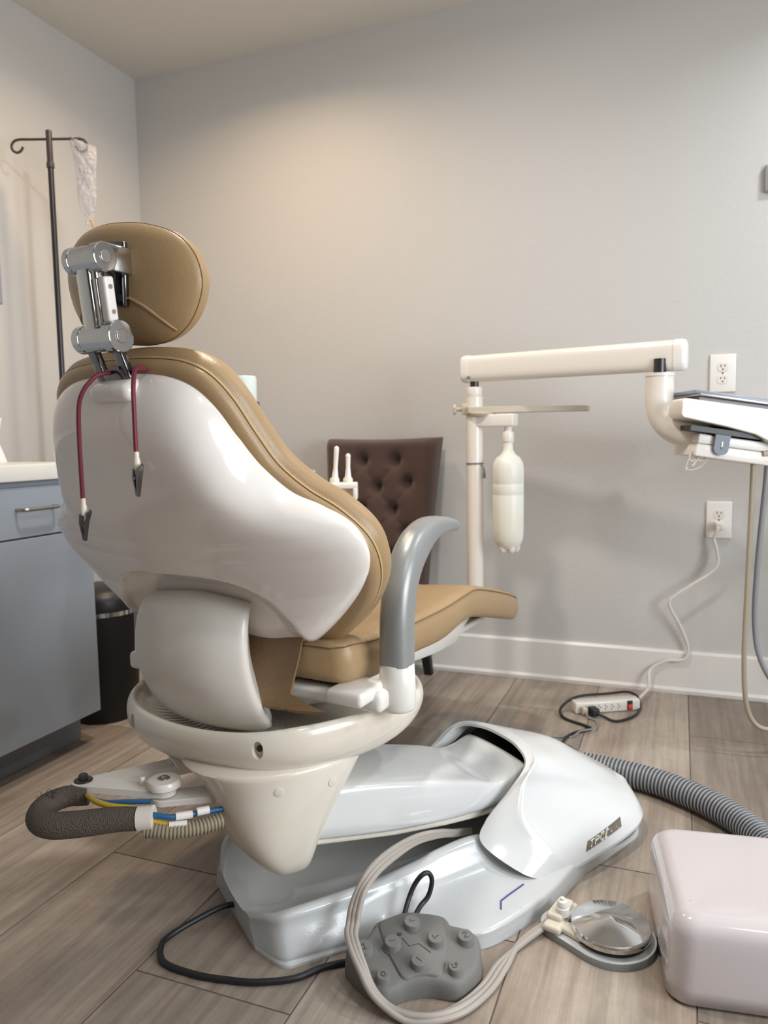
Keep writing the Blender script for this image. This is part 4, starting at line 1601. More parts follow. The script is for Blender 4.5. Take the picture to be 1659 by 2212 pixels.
# bottle and its holder
bx, by = D(-0.491, 2.312, 0).x, D(-0.491, 2.312, 0).y
bh = MB()
hd_ = V((bx - px_, by - py_, 0))
hl = hd_.length
hd_.normalize()
hn = V((-hd_.y, hd_.x, 0))
bh.box(V((px_, py_, D(0, 0, 0.952).z)) + hd_ * (hl / 2 + 0.008), (hl + 0.035, 0.045, 0.040), (hd_, hn, Z3), bev=0.005)
bh.cyl((bx, by, D(0, 0, 0.94).z), (bx, by, D(0, 0, 0.905).z), 0.0125, seg=20)
bh.cyl((bx, by, D(0, 0, 0.917).z), (bx, by, D(0, 0, 0.886).z), 0.0185, seg=24, bev=0.002)
part(bh.build('bottle_holder', M['white'], du, smooth=40), 'white holder above the water bottle')
bt = MB()
zz = lambda z: D(0, 0, z).z
bt.lathe([(0.0150, zz(0.892)), (0.0158, zz(0.880)), (0.0160, zz(0.862)), (0.024, zz(0.848)), (0.038, zz(0.838)), (0.0475, zz(0.822)), (0.0500, zz(0.80)), (0.0500, zz(0.762)), (0.0492, zz(0.760)), (0.0500, zz(0.757)),
          (0.0500, zz(0.728)), (0.0492, zz(0.726)), (0.0500, zz(0.723)), (0.0495, zz(0.62)), (0.0480, zz(0.59)), (0.041, zz(0.572)), (0.032, zz(0.560)), (0.024, zz(0.556)), (0.01, zz(0.562))], (bx, by, 0), seg=40)
for i in range(5):
    a = 2 * pi * i / 5 + 0.3
    bt.lathe([(0.001, zz(0.545)), (0.008, zz(0.547)), (0.013, zz(0.556)), (0.016, zz(0.575)), (0.016, zz(0.60))], (bx + 0.024 * math.cos(a), by + 0.024 * math.sin(a), 0), seg=14)
part(bt.build('water_bottle', M['bottle'], du, smooth=60), 'milky plastic water bottle')

# things on the instrument tray
tr = thing('instrument_tray', 'metal instrument tray wrapped in blue film on the white delivery unit', 'tray', HD(0.24, 0.09, 1.009))
t1 = MB()
t1.box(HD(0.335, 0.075, 1.013), (0.585, 0.22, 0.006), (hx3, hy, hz3), bev=0.002)
part(t1.build('tray_pan', M['steel'], tr, smooth=40), 'steel pan edge')
t1 = MB()
t1.box(HD(0.325, 0.085, 1.021), (0.58, 0.20, 0.010), (hx3, hy, hz3), bev=0.003)
part(t1.build('barrier_sheet', M['blue_wrap'], tr, smooth=40), 'blue grey film over the tray')
cu = thing('small_cup', 'white plastic cup with dark blue band on the blue tray', 'cup', HD(0.300, 0.0, 1.0262))
c1 = MB()
c1.lathe([(0.030, 0.0), (0.034, 0.0025), (0.036, 0.024), (0.037, 0.030), (0.034, 0.030), (0.033, 0.008), (0.004, 0.005)], HD(0.300, 0.0, 1.0262), hz3)
c1.build('cup_body', M['white'], cu)
c1 = MB()
c1.lathe([(0.0335, 0.0302), (0.0372, 0.0302), (0.0372, 0.034), (0.0335, 0.034)], HD(0.300, 0.0, 1.0262), hz3, cap0=False, cap1=False)
part(c1.build('cup_rim', M['violet'], cu), 'dark blue rim')

# ------------------------------------------------------------------ foot control (grey rubber)
fc = thing('chair_foot_control', 'dark grey rubber foot control with eight round buttons leaning by the chair base', 'foot control', (-0.405, 1.14, 0))
FA, FN = V((-0.423, 1.049, 0.030)), V((0.104, -0.190, 0.976)).normalized()


def fz(x, y, off=0.0):
    """height of the sloping top face"""
    return FA.z - (FN.x * (x - FA.x) + FN.y * (y - FA.y)) / FN.z + off


top = [(-0.480, 1.165), (-0.461, 1.187), (-0.439, 1.206), (-0.407, 1.216), (-0.380, 1.221), (-0.369, 1.217), (-0.360, 1.209), (-0.347, 1.210), (-0.330, 1.211), (-0.309, 1.202), (-0.301, 1.179), (-0.297, 1.152), (-0.306, 1.126), (-0.314, 1.111), (-0.322, 1.104), (-0.334, 1.101),
       (-0.353, 1.099), (-0.367, 1.095), (-0.384, 1.086), (-0.398, 1.075), (-0.410, 1.060), (-0.424, 1.050), (-0.449, 1.059), (-0.482, 1.077), (-0.507, 1.099), (-0.500, 1.112), (-0.487, 1.126), (-0.482, 1.145)]
tp = cr(top, 160, True)
sgn_ = 1 if sum((offset(tp, 0.01)[i] - V((-0.405, 1.14, 0))).length for i in range(160)) > sum((p - V((-0.405, 1.14, 0))).length for p in tp) else -1
f1 = MB()
rs = [[V((p.x, p.y, 0.0)) for p in offset(tp, sgn_ * 0.004)], [V((p.x, p.y, 0.004)) for p in offset(tp, sgn_ * 0.006)]]
for grow, dz in ((0.003, -0.010), (0.001, -0.004), (-0.002, -0.001), (-0.007, 0.0)):
    rs.append([V((p.x, p.y, fz(p.x, p.y, dz))) for p in offset(tp, sgn_ * grow)])
f1.rings(rs)
part(f1.build('housing', M['rubber'], fc, smooth=60), 'dark grey rubber housing')
# raised centre panel
pn_ = [(-0.474, 1.163), (-0.457, 1.182), (-0.437, 1.199), (-0.405, 1.210), (-0.380, 1.214), (-0.363, 1.191), (-0.350, 1.156), (-0.344, 1.121), (-0.347, 1.104), (-0.367, 1.098), (-0.383, 1.090), (-0.400, 1.078), (-0.422, 1.096), (-0.444, 1.118), (-0.461, 1.140)]
p_ = cr(pn_, 90, True)
pc_ = sum(p_, V((0, 0, 0))) / len(p_)
f2 = MB()
rs = []
for k, z in ((1.0, -0.002), (0.985, 0.0025), (0.96, 0.0036)):
    ring = []
    for q in p_:
        x, y = pc_.x + (q.x - pc_.x) * k, pc_.y + (q.y - pc_.y) * k
        ring.append(V((x, y, fz(x, y, z))))
    rs.append(ring)
f2.rings(rs)
f2.build('centre_panel', M['rubber'], fc, smooth=50)


def stroke(mb, pts, r=0.0011):
    mb.tube([V(p) for p in pts], r, seg=6, n=max(6, 5 * len(pts)), smooth=False)


ga = V((0.775, 0.63, 0))          # "right" for someone facing the control from the camera
gb = V((-0.36, 0.93, 0)).normalized()
btns = [((-0.478, 1.102), 0.0145, [[(-0.4, -0.6), (0.4, -0.6)], [(0, -0.6), (0, 0.6), (-0.35, 0.3)]], 0),
        ((-0.420, 1.177), 0.0140, [[(-0.2, 0.45), (-0.45, -0.15), (0.5, -0.1)]], 1),
        ((-0.437, 1.127), 0.0140, [[(-0.55, 0.1), (0.55, -0.1)]], 1),
        ((-0.372, 1.162), 0.0140, [[(-0.55, 0.35), (-0.35, -0.4), (0.6, 0.1)]], 1),
        ((-0.327, 1.187), 0.0138, [[(-0.4, 0.4), (0.0, 0.7), (0.4, 0.4), (-0.4, -0.6), (0.45, -0.6)]], 0),
        ((-0.384, 1.110), 0.0140, [[(-0.4, 0.6), (0.25, -0.6)]], 1),
        ((-0.430, 1.066), 0.0115, [[(0, 0.65), (0.42, 0.3), (0.42, -0.3), (0, -0.65), (-0.42, -0.3), (-0.42, 0.3), (0, 0.65)]], 0),
        ((-0.327, 1.124), 0.0115, [[(-0.6, 0.6), (-0.6, -0.5), (-0.1, -0.5)], [(0.15, -0.6), (0.15, 0.6), (0.6, 0.5), (0.6, 0.05), (0.15, 0.0)]], 0)]
for (x, y), r, st_, up in btns:
    z0 = 0.0035 if up else 0.0
    o0 = V((x, y, fz(x, y)))
    b_ = MB()
    b_.lathe([(r + 0.0025, z0 - 0.002), (r, z0 + 0.001), (r, z0 + 0.0095), (r - 0.0015, z0 + 0.0115), (0.001, z0 + 0.0120)], o0, FN, seg=32)
    bo = b_.build('button', M['rubber'], fc, smooth=40)
    s_ = MB()
    fa = (ga - FN * ga.dot(FN)).normalized()
    fb_ = FN.cross(fa)
    for pts in st_:
        stroke(s_, [o0 + FN * (z0 + 0.0119) + fa * a * r * 0.62 + fb_ * b * r * 0.62 for a, b in pts], 0.0008)
    s_.build('symbol', M['rubber_dark'], bo)
s_ = MB()
sy = [(-0.427, 1.147), (-0.410, 1.136), (-0.397, 1.147), (-0.373, 1.138)]
stroke(s_, [V((x, y, fz(x, y, 0.0036))) for x, y in sy], 0.0009)
s_.lathe([(0.0045, 0.002), (0.0045, 0.0042)], (-0.434, 1.153, fz(-0.434, 1.153)), seg=16)
s_.build('chair_symbol', M['rubber_dark'], fc)
cbm = MB()
cbm.tube([B(-0.012, 0.006, 0.020), (-0.796, 1.166, 0.018), (-0.830, 1.120, 0.010), (-0.850, 1.075, 0.0058), (-0.848, 1.045, 0.0058), (-0.815, 1.010, 0.0058), (-0.745, 1.003, 0.0058), (-0.680, 1.012, 0.0058), (-0.635, 1.024, 0.0058), (-0.585, 1.052, 0.0058), (-0.552, 1.092, 0.0058), (-0.520, 1.118, 0.0058), (-0.495, 1.130, 0.008)], 0.0055, seg=12, n=140)
cbm.tube([(-0.443, 1.196, 0.050), (-0.443, 1.226, 0.070), (-0.437, 1.242, 0.090), (-0.426, 1.252, 0.106), (-0.416, 1.262, 0.107), (-0.410, 1.264, 0.092), (-0.414, 1.254, 0.068), (-0.424, 1.236, 0.056), (-0.430, 1.196, 0.045)], 0.0045, seg=12, n=70)
part(cbm.build('cable', M['cable_black'], fc), 'black cable looping across the floor')

# ------------------------------------------------------------------ chrome foot pedal with grey tubing
fp = thing('disc_foot_pedal', 'round chrome foot pedal on a grey teardrop base beside the white box', 'foot pedal', (-0.105, 1.33, 0))
pcx, pcy = -0.100, 1.338
bs = []
for i in range(40):
    a = 2 * pi * i / 40
    bs.append((pcx + 0.078 * math.cos(a), pcy + 0.078 * math.sin(a)))
lob = V((-0.185, 1.345, 0))
pts2 = []
for i in range(64):
    a = 2 * pi * i / 64
    d = V((math.cos(a), math.sin(a), 0))
    # support function of the hull of a large and a small circle
    s1 = V((pcx, pcy, 0)).dot(d) + 0.080
    s2 = lob.dot(d) + 0.042
    c0 = V((pcx, pcy, 0)) + d * 0.080 if s1 >= s2 else lob + d * 0.042
    pts2.append(c0)
b_ = MB()
b_.rings([[V((p.x, p.y, z)) + (V((pcx, pcy, 0)) - p) * k for p in pts2] for k, z in ((0.0, 0.0), (0.0, 0.008), (0.02, 0.012))])
part(b_.build('pedal_base', M['pedal_grey'], fp, smooth=40), 'grey metal base plate')
b_.__init__()
b_.rings([[V((p.x, p.y, z)) + (V((pcx, pcy, 0)) - p) * k for p in pts2] for k, z in ((0.02, 0.0121), (0.03, 0.0128))])
b_.build('base_top', M['base'], fp, smooth=40)
MB().lathe([(0.060, 0.0125), (0.064, 0.014), (0.064, 0.024), (0.055, 0.026)], (pcx, pcy, 0), seg=48).build('rubber_boot', M['black'], fp)
MB().lathe([(0.066, 0.022), (0.0695, 0.023), (0.0700, 0.030), (0.0690, 0.0335), (0.0670, 0.0350), (0.0340, 0.0425), (0.002, 0.0498)], (pcx, pcy, 0), seg=64).build('disc', M['chrome'], fp, smooth=14)
vb = MB()
vx = V((0.25, 0.97, 0)).normalized()
vy = V((-vx.y, vx.x, 0))
vb.box(lob + V((-0.004, 0.004, 0.019)), (0.095, 0.034, 0.014), (vx, vy, Z3), bev=0.006)
vb.box(lob + V((-0.006, 0.010, 0.028)), (0.066, 0.030, 0.016), (vx, vy, Z3), bev=0.006)
vb.box(lob + V((0.022, -0.030, 0.018)), (0.050, 0.026, 0.012), (V((0.88, -0.47, 0)), V((0.47, 0.88, 0)), Z3), bev=0.005)
part(vb.build('valve_block', M['ivory'], fp, smooth=50), 'ivory valve block')
MB().lathe([(0.0125, 0.030), (0.0125, 0.044), (0.0105, 0.046), (0.0105, 0.050), (0.0085, 0.056), (0.0050, 0.058), (0.004, 0.062)], lob + V((0.0, -0.004, 0)), seg=28).build('toggle', M['white'], fp)
for k in range(3):
    o = 0.0075 * (k - 1)
    g_ = MB()
    g_.tube([lob + V((-0.010, 0.008 + o, 0.016)), V((-0.222, 1.312 + o, 0.0110)), V((-0.250, 1.262 + o * 0.8, 0.0062)), V((-0.266 + o, 1.200, 0.0062)), V((-0.278 + o, 1.140 - o * 0.4, 0.0062)), V((-0.302 + o * 0.6, 1.085 - o, 0.0062 + 0.003 * (k == 1))), V((-0.335, 1.050 - o, 0.0062 + 0.004 * (k == 1))), V((-0.375, 1.034 - o, 0.0070 + 0.005 * (k == 1))), V((-0.412, 1.034 - o, 0.012 + 0.004 * k)),
             V((-0.440, 1.040 - o, 0.030 + 0.003 * k)), V((-0.462 - o * 0.3, 1.055 - o * 0.7, 0.053)), V((-0.485 - o * 0.6, 1.078 - o * 0.6, 0.066)), V((-0.504 - o, 1.108, 0.067)), V((-0.511 - o, 1.131, 0.069)), V((-0.512 - o, 1.144, 0.088)), V((-0.508 - o * 0.9, 1.166 + o * 0.2, 0.112)),
             V((-0.499 - o * 0.8, 1.203, 0.129 + o * 0.5)), V((-0.483 - o * 0.5, 1.259, 0.134 + o * 0.8)), V((-0.460, 1.325, 0.131 + o * 0.8)), V((-0.435, 1.394, 0.112 + o * 0.6)), V((-0.416, 1.447, 0.090 + o * 0.5)), V((-0.400, 1.50, 0.072 + o * 0.5))],
            0.0052, seg=12, n=220)
    part(g_.build('tubing', M['cable_grey'], fp), 'grey tubing looping from the pedal round the foot control')

# ------------------------------------------------------------------ white floor box at the right
bxn = MB()
ax1 = V((math.cos(math.radians(8)), math.sin(math.radians(8)), 0))
ax2 = V((-ax1.y, ax1.x, 0))
cx0 = V((-0.004, 1.205, 0))
Lx, Ly = 0.46, 0.335


def rrect(ins, z, r):
    out = []
    for (sx, sy, a0) in ((1, 1, 0), (-1, 1, 90), (-1, -1, 180), (1, -1, 270)):
        c = V((Lx / 2 + sx * (Lx / 2 - ins - r), Ly / 2 + sy * (Ly / 2 - ins - r), 0))
        for i in range(9):
            a = math.radians(a0 + 90 * i / 8)
            q = c + V((r * math.cos(a), r * math.sin(a), 0))
            out.append(cx0 + ax1 * q.x + ax2 * q.y + V((0, 0, z)))
    return out


rs = [rrect(0.002, 0.006, 0.040), rrect(0.002, 0.03, 0.040), rrect(0.005, 0.095, 0.040)]
for i in range(1, 10):
    a = pi / 2 * i / 9
    rs.append(rrect(0.006 + 0.032 * (1 - math.cos(a)), 0.105 + 0.035 * math.sin(a), 0.040 - 0.02 * (1 - math.cos(a))))
rs.append(rrect(0.09, 0.1405, 0.02))
bxn.rings(rs)
fb = thing('floor_box', 'white glossy rounded utility box on the floor at the right', 'utility box', cx0 + ax1 * 0.23 + ax2 * 0.17)
bxn.build('box_cover', M['pinkwhite'], fb, smooth=180)
kb = MB()  # black slab stands in for the shaded gap at the floor
kb.box(cx0 + ax1 * 0.23 + ax2 * 0.168 + V((0, 0, 0.0055)), (0.43, 0.30, 0.011), (ax1, ax2, Z3))
part(kb.build('box_gap_shade', M['black'], fb), 'black slab painted as the shade beneath the box')

hz_ = MB()
ribbed(hz_, [(-0.34, 2.02, 0.0335), (-0.26, 2.005, 0.0335), (-0.15, 1.988, 0.0335), (-0.04, 1.955, 0.0335), (0.06, 1.892, 0.0335), (0.14, 1.81, 0.0335), (0.19, 1.72, 0.0335), (0.212, 1.63, 0.0335), (0.215, 1.575, 0.034)], 0.0325, 0.0035, 0.0105, seg=36, two=True)
tag(centre(hz_.build('corrugated_hose', [M['hose'], M['hose_dark']], None, smooth=25)), 'thick grey corrugated hose curving across the floor to the white box', 'hose')

# ------------------------------------------------------------------ power strip, cords, outlets
ps0, ps1 = V((-0.300, 2.452, 0)), V((-0.105, 2.560, 0))
pd = (ps1 - ps0).normalized()
pnn = V((-pd.y, pd.x, 0))
PS = thing('power_strip', 'white power strip with red lit switch on the floor by the wall', 'power strip', (ps0 + ps1) / 2)
pm = MB()
pm.box((ps0 + ps1) / 2 + pnn * 0.025 + Z3 * 0.020, ((ps1 - ps0).length, 0.046, 0.038), (pd, pnn, Z3), bev=0.006)
pm.build('strip_body', M['warmwhite'], PS, smooth=50)
sk = MB()
for i in range(6):
    c = ps0 + pd * (0.035 + 0.022 * i) + pnn * 0.0015 + Z3 * 0.020
    for dz in (-0.006, 0.006):
        sk.box(c + Z3 * dz, (0.002, 0.0015, 0.006), (pd, pnn, Z3))
    sk.cyl(c + pd * 0.006, c + pd * 0.006 - pnn * 0.0012, 0.002, seg=8)
part(sk.build('socket_slots', M['slate'], PS), 'row of outlet slots')
sw = MB()
sw.box(ps0 + pd * 0.185 + pnn * 0.001 + Z3 * 0.021, (0.017, 0.004, 0.030), (pd, pnn, Z3))
swo = part(sw.build('switch_frame', M['black'], PS), 'black switch frame')
MB().box(ps0 + pd * 0.185 - pnn * 0.0015 + Z3 * 0.017, (0.012, 0.004, 0.015), (pd, pnn, Z3), bev=0.001).build('rocker', M['red'], swo)
wc = MB()
wc.tube([ps1 + pnn * 0.026 + Z3 * 0.020 - pd * 0.002, ps1 + pnn * 0.045 + pd * 0.012 + Z3 * 0.022, (-0.088, 2.720, 0.03), (-0.089, 2.755, 0.070), (-0.070, 2.768, 0.095), (-0.028, 2.770, 0.117), (0.006, 2.770, 0.120), (0.030, 2.770, 0.130), (0.038, 2.772, 0.165),
         (0.015, 2.760, 0.235), (-0.018, 2.745, 0.300), (-0.026, 2.740, 0.332), (-0.012, 2.740, 0.350), (0.040, 2.742, 0.390), (0.100, 2.745, 0.435), (0.123, 2.748, 0.470), (0.118, 2.755, 0.520), (0.110, 2.758, 0.550), (0.120, 2.752, 0.584), (0.124, 2.762, 0.594)], 0.0052, seg=10, n=180)
part(wc.build('power_cord', M['cable_white'], PS), 'white cord climbing the wall to the outlet')
wp = MB()
wp.box((0.125, 2.768, 0.592), (0.026, 0.036, 0.026), bev=0.006)
part(wp.build('wall_plug', M['cable_white'], PS, smooth=50), 'white plug in the lower outlet')

bcd = thing('black_power_cord', 'black power cord with square plug looped over the white strip', 'power cord', ps0 + V((0, 0, 0)))
bc_ = MB()
q0 = ps0 + pd * 0.052 - pnn * 0.022 + Z3 * 0.018
bc_.tube([q0 - pnn * 0.008, q0 - pnn * 0.034 + pd * 0.02 - Z3 * 0.008, ps0 + pd * 0.10 - pnn * 0.085 + Z3 * 0.0048, ps0 + pd * 0.17 - pnn * 0.055 + Z3 * 0.0048, ps0 + pd * 0.225 + pnn * 0.010 + Z3 * 0.006, ps0 + pd * 0.232 + pnn * 0.040 + Z3 * 0.030, ps0 + pd * 0.205 + pnn * 0.055 + Z3 * 0.046, ps0 + pd * 0.13 + pnn * 0.05 + Z3 * 0.047,
          ps0 + pd * 0.02 + pnn * 0.045 + Z3 * 0.044, ps0 - pd * 0.04 + pnn * 0.03 + Z3 * 0.015, ps0 - pd * 0.05 - pnn * 0.03 + Z3 * 0.0048, ps0 - pd * 0.015 - pnn * 0.095 + Z3 * 0.0048, ps0 - pd * 0.005 - pnn * 0.13 + Z3 * 0.0048, ps0 - pd * 0.06 - pnn * 0.15 + Z3 * 0.0048, ps0 - pd * 0.11 - pnn * 0.19 + Z3 * 0.0048, ps0 - pd * 0.15 - pnn * 0.26 + Z3 * 0.0048, ps0 - pd * 0.20 - pnn * 0.32 + Z3 * 0.0048], 0.0045, seg=10, n=200)
bc_.build('cord', M['cable_black'], bcd)
bp_ = MB()
bp_.box(q0, (0.026, 0.036, 0.024), (pd, pnn, Z3), bev=0.004)
bp_.build('plug', M['black'], bcd, smooth=50)
gcd = thing('grey_power_cord', 'thin grey cord plugged into the left end of the strip', 'power cord', ps0 + V((0, 0, 0)))
gc_ = MB()
q1 = ps0 + pd * 0.024 - pnn * 0.012 + Z3 * 0.018
gc_.tube([q1 - pnn * 0.006, q1 - pnn * 0.03 - Z3 * 0.010, ps0 + pd * 0.038 - pnn * 0.060 + Z3 * 0.003, ps0 + pd * 0.030 - pnn * 0.10 + Z3 * 0.003, ps0 - pd * 0.0 - pnn * 0.145 + Z3 * 0.0105, ps0 - pd * 0.05 - pnn * 0.160 + Z3 * 0.012, ps0 - pd * 0.085 - pnn * 0.175 + Z3 * 0.003, ps0 - pd * 0.145 - pnn * 0.165 + Z3 * 0.003, ps0 - pd * 0.165 - pnn * 0.185 + Z3 * 0.003, ps0 - pd * 0.12 - pnn * 0.225 + Z3 * 0.003, ps0 - pd * 0.10 - pnn * 0.28 + Z3 * 0.003], 0.0025, seg=8, n=120)
gc_.build('cord', M['cable_bluegrey'], gcd)
gp_ = MB()
gp_.box(q1, (0.018, 0.020, 0.022), (pd, pnn, Z3), bev=0.004)
gp_.build('plug', M['beige'], gcd, smooth=50)


def outlet(cx, cz, label):
    t = thing('wall_outlet', label, 'outlet', (cx, YB, cz), 'white duplex outlets on the back wall')
    m_ = MB()
    m_.box((cx, YB - 0.004, cz), (0.0795, 0.0075, 0.124), bev=0.003)
    m_.build('cover_plate', M['white'], t, smooth=50)
    for dz in (0.020, -0.020):
        f_ = MB()
        out = []
        for i in range(32):
            a = 2 * pi * i / 32
            out.append(V((cx + 0.017 * math.cos(a), YB - 0.0074, cz + dz + max(-0.0135, min(0.0135, 0.017 * math.sin(a))))))
        f_.prism(out, (0, -0.0022, 0))
        fo = f_.build('receptacle', M['warmwhite'], t, smooth=30)
        s2 = MB()
        s2.box((cx - 0.006, YB - 0.0098, cz + dz + 0.004), (0.0022, 0.0010, 0.0085))
        s2.box((cx + 0.006, YB - 0.0098, cz + dz + 0.004), (0.0022, 0.0010, 0.0070))
        s2.cyl((cx, YB - 0.0094, cz + dz - 0.007), (cx, YB - 0.0102, cz + dz - 0.007), 0.0026, seg=12)
        s2.build('slots', M['black'], fo)
    MB().cyl((cx, YB - 0.0070, cz), (cx, YB - 0.0090, cz), 0.003, seg=12).build('screw', M['steel'], t)


outlet(0.125, 0.611, 'lower white wall outlet with the white plug in it')
outlet(0.125, 1.100, 'upper white wall outlet, empty, above the tray')
sw_ = thing('wall_switch', 'grey rounded switch plate high on the back wall at right', 'switch', (0.272, YB, 1.705))
m_ = MB()
m_.box((0.272, YB - 0.008, 1.705), (0.082, 0.016, 0.084), bev=0.006)
m_.build('switch_plate', M['grey_switch'], sw_, smooth=50)
MB().box((0.275, YB - 0.017, 1.705), (0.030, 0.004, 0.050), bev=0.0015).build('switch_button', M['white'], sw_, smooth=50)

# ------------------------------------------------------------------ tufted chair against the back wall
ac = thing('accent_chair', 'dark brown button-tufted armless chair against the back wall', 'chair', (-1.06, 2.47, 0))
ax0, ax1_ = -1.285, -0.822


def ac_back(x01, t):
    """front face of the back: x01 0..1, t 0..1 from the seat up"""
    w0 = 0.385 + 0.070 * t ** 1.3
    cx = -1.058
    x = cx + (x01 - 0.5) * w0
    z = 0.36 + 0.545 * t
    y = 2.585 + 0.085 * t
    return x, y, z


tufts = []
for r_, tt in enumerate((0.36, 0.52, 0.68, 0.84)):
    n_ = 3 if r_ % 2 == 0 else 2
    for k in range(n_ + (1 if n_ == 2 else 0)):
        pass
tufts = [(0.36, 0.84), (0.66, 0.84), (0.22, 0.68), (0.50, 0.66), (0.78, 0.69), (0.36, 0.51), (0.66, 0.51), (0.22, 0.35), (0.50, 0.35), (0.80, 0.36), (0.36, 0.20), (0.66, 0.20)]
edges = [(0, 2), (0, 3), (1, 3), (1, 4), (2, 5), (3, 5), (3, 6), (4, 6), (5, 7), (5, 8), (6, 8), (6, 9), (7, 10), (8, 10), (8, 11), (9, 11)]


def tuft_depth(a, t):
    d = 0.0
    for q in tufts:
        rr = ((a - q[0]) * 0.46) ** 2 + ((t - q[1]) * 0.545) ** 2
        d = max(d, 0.034 * math.exp(-rr / (2 * 0.017 ** 2)))
        d += 0.010 * math.exp(-rr / (2 * 0.035 ** 2))
    for i, j in edges:
        p, q = tufts[i], tufts[j]
        ax_, ay_ = (q[0] - p[0]) * 0.46, (q[1] - p[1]) * 0.545
        bx_, by_ = (a - p[0]) * 0.46, (t - p[1]) * 0.545
        l2 = ax_ * ax_ + ay_ * ay_
        u_ = max(0, min(1, (ax_ * bx_ + ay_ * by_) / l2))
        dd = (bx_ - u_ * ax_) ** 2 + (by_ - u_ * ay_) ** 2
        d = max(d, 0.013 * math.exp(-dd / (2 * 0.009 ** 2)))
    return d


NU, NV = 56, 70
front = []
for i in range(NV + 1):
    t = i / NV
    row = []
    for j in range(NU + 1):
        a = j / NU
        x, y, z = ac_back(a, t)
        e = min(a, 1 - a) * 0.46
        e2 = (1 - t) * 0.545
        round_ = 0.035 * (1 - min(1, e / 0.035)) ** 2 + 0.03 * (1 - min(1, e2 / 0.03)) ** 2
        zz_ = z - 0.006 * math.sin(pi * a) * (t > 0.98) 
        row.append(V((x, y + round_ + tuft_depth(a, t) - 0.012, zz_)))
    front.append(row)
bk_ = MB()
vs, fs = [], []
W = NU + 1
for row in front:
    vs += row
nF = len(vs)
for row_i, row in enumerate(front):
    for j, p in enumerate(row):
        vs.append(V((p.x, ac_back(j / NU, row_i / NV)[1] + 0.085, p.z)))
for i in range(NV):
    for j in range(NU):
        a = i * W + j
        fs.append((a, a + 1, a + W + 1, a + W))
        fs.append((nF + a + W, nF + a + W + 1, nF + a + 1, nF + a))
for i in range(NV):
    for j in (0, NU):
        a = i * W + j
        fs.append((a, a + W, nF + a + W, nF + a))
for j in range(NU):
    for i in (0, NV):
        a = i * W + j
        fs.append((a, a + 1, nF + a + 1, nF + a))
bk_.add(vs, fs)
abk = part(bk_.build('backrest', M['fabric'], ac, smooth=70), 'tufted brown backrest')
for a, t in tufts:
    x, y, z = ac_back(a, t)
    MB().lathe([(0.0085, -0.002), (0.0085, 0.001), (0.006, 0.004), (0.001, 0.005)], (x, y + tuft_depth(a, t) - 0.014, z), (0, -1, 0), seg=14).build('button', M['fabric'], abk)
se = MB()
se.box((-1.085, 2.415, 0.395), (0.41, 0.37, 0.13), bev=0.03)
part(se.build('seat', M['fabric'], ac, smooth=50), 'brown upholstered seat')
for (x, y, x2, y2) in ((-0.905, 2.255, -0.862, 2.225), (-0.905, 2.64, -0.884, 2.715), (-1.26, 2.255, -1.285, 2.225), (-1.24, 2.64, -1.255, 2.715)):
    l_ = MB()
    l_.rings([[V((x2 + sx * 0.014, y2 + sy * 0.014, 0)) for sx, sy in ((-1, -1), (1, -1), (1, 1), (-1, 1))], [V((x + sx * 0.022, y + sy * 0.022, 0.345)) for sx, sy in ((-1, -1), (1, -1), (1, 1), (-1, 1))]])
    part(l_.build('leg', M['blackmatt'], ac, smooth=30), 'black tapered leg')

# ------------------------------------------------------------------ cuspidor unit beyond the backrest
cs = thing('cuspidor_unit', 'white cuspidor stand with glass bowl rim and suction holder behind the backrest', 'dental unit', (-1.19, 1.87, 0))
cc = MB()
cc.rings([[V((x, y, z)) for x, y in sup(-1.19, 1.87, rx, ry, 40, 4)] for z, rx, ry in ((0.0, 0.11, 0.10), (0.03, 0.105, 0.095), (0.5, 0.09, 0.085), (0.74, 0.10, 0.10), (0.785, 0.12, 0.11), (0.795, 0.115, 0.105))])
part(cc.build('column', M['warmwhite'], cs, smooth=50), 'white tapered column')
cbw = MB()
cbw.lathe([(0.02, 0.745), (0.05, 0.752), (0.062, 0.775), (0.066, 0.792), (0.060, 0.792), (0.054, 0.775), (0.02, 0.765)], (-1.005, 1.872, 0))
cbw.tube([(-1.10, 1.87, 0.75), (-1.05, 1.87, 0.742), (-1.005, 1.872, 0.748)], 0.02, n=14)
cbo_ = part(cbw.build('bowl', M['warmwhite'], cs, smooth=50), 'white bowl')
MB().lathe([(0.062, 0.790), (0.068, 0.800), (0.070, 0.818), (0.067, 0.818), (0.060, 0.795)], (-1.005, 1.872, 0), cap0=False, cap1=False).build('bowl_rim', M['glass'], cbo_)
hh_ = MB()
h0, h1 = V((-0.985, 1.868, 0.766)), V((-0.828, 1.926, 0.757))
hdv = (h1 - h0)
hdv.z = 0
hdv.normalize()
hnv = V((-hdv.y, hdv.x, 0))
hh_.box((h0 + h1) / 2 + Z3 * 0.014, ((h1 - h0).length, 0.060, 0.016), (hdv, hnv, Z3), bev=0.004)
hh_.box((h0 + h1) / 2 - Z3 * 0.004 + hnv * 0.015, ((h1 - h0).length, 0.03, 0.036), (hdv, hnv, Z3), bev=0.004)
hh_.box(h1 - hdv * 0.006 - Z3 * 0.003, (0.012, 0.060, 0.036), (hdv, hnv, Z3), bev=0.004)
hh_.tube([h1 - hdv * 0.035 - Z3 * 0.01, h1 - hdv * 0.035 - Z3 * 0.06, h1 - hdv * 0.08 - Z3 * 0.12 - hnv * -0.02, (-1.10, 1.90, 0.60)], 0.010, seg=12, n=24)
part(hh_.build('instrument_holder', M['white'], cs, smooth=40), 'white slotted holder for the suction handles')
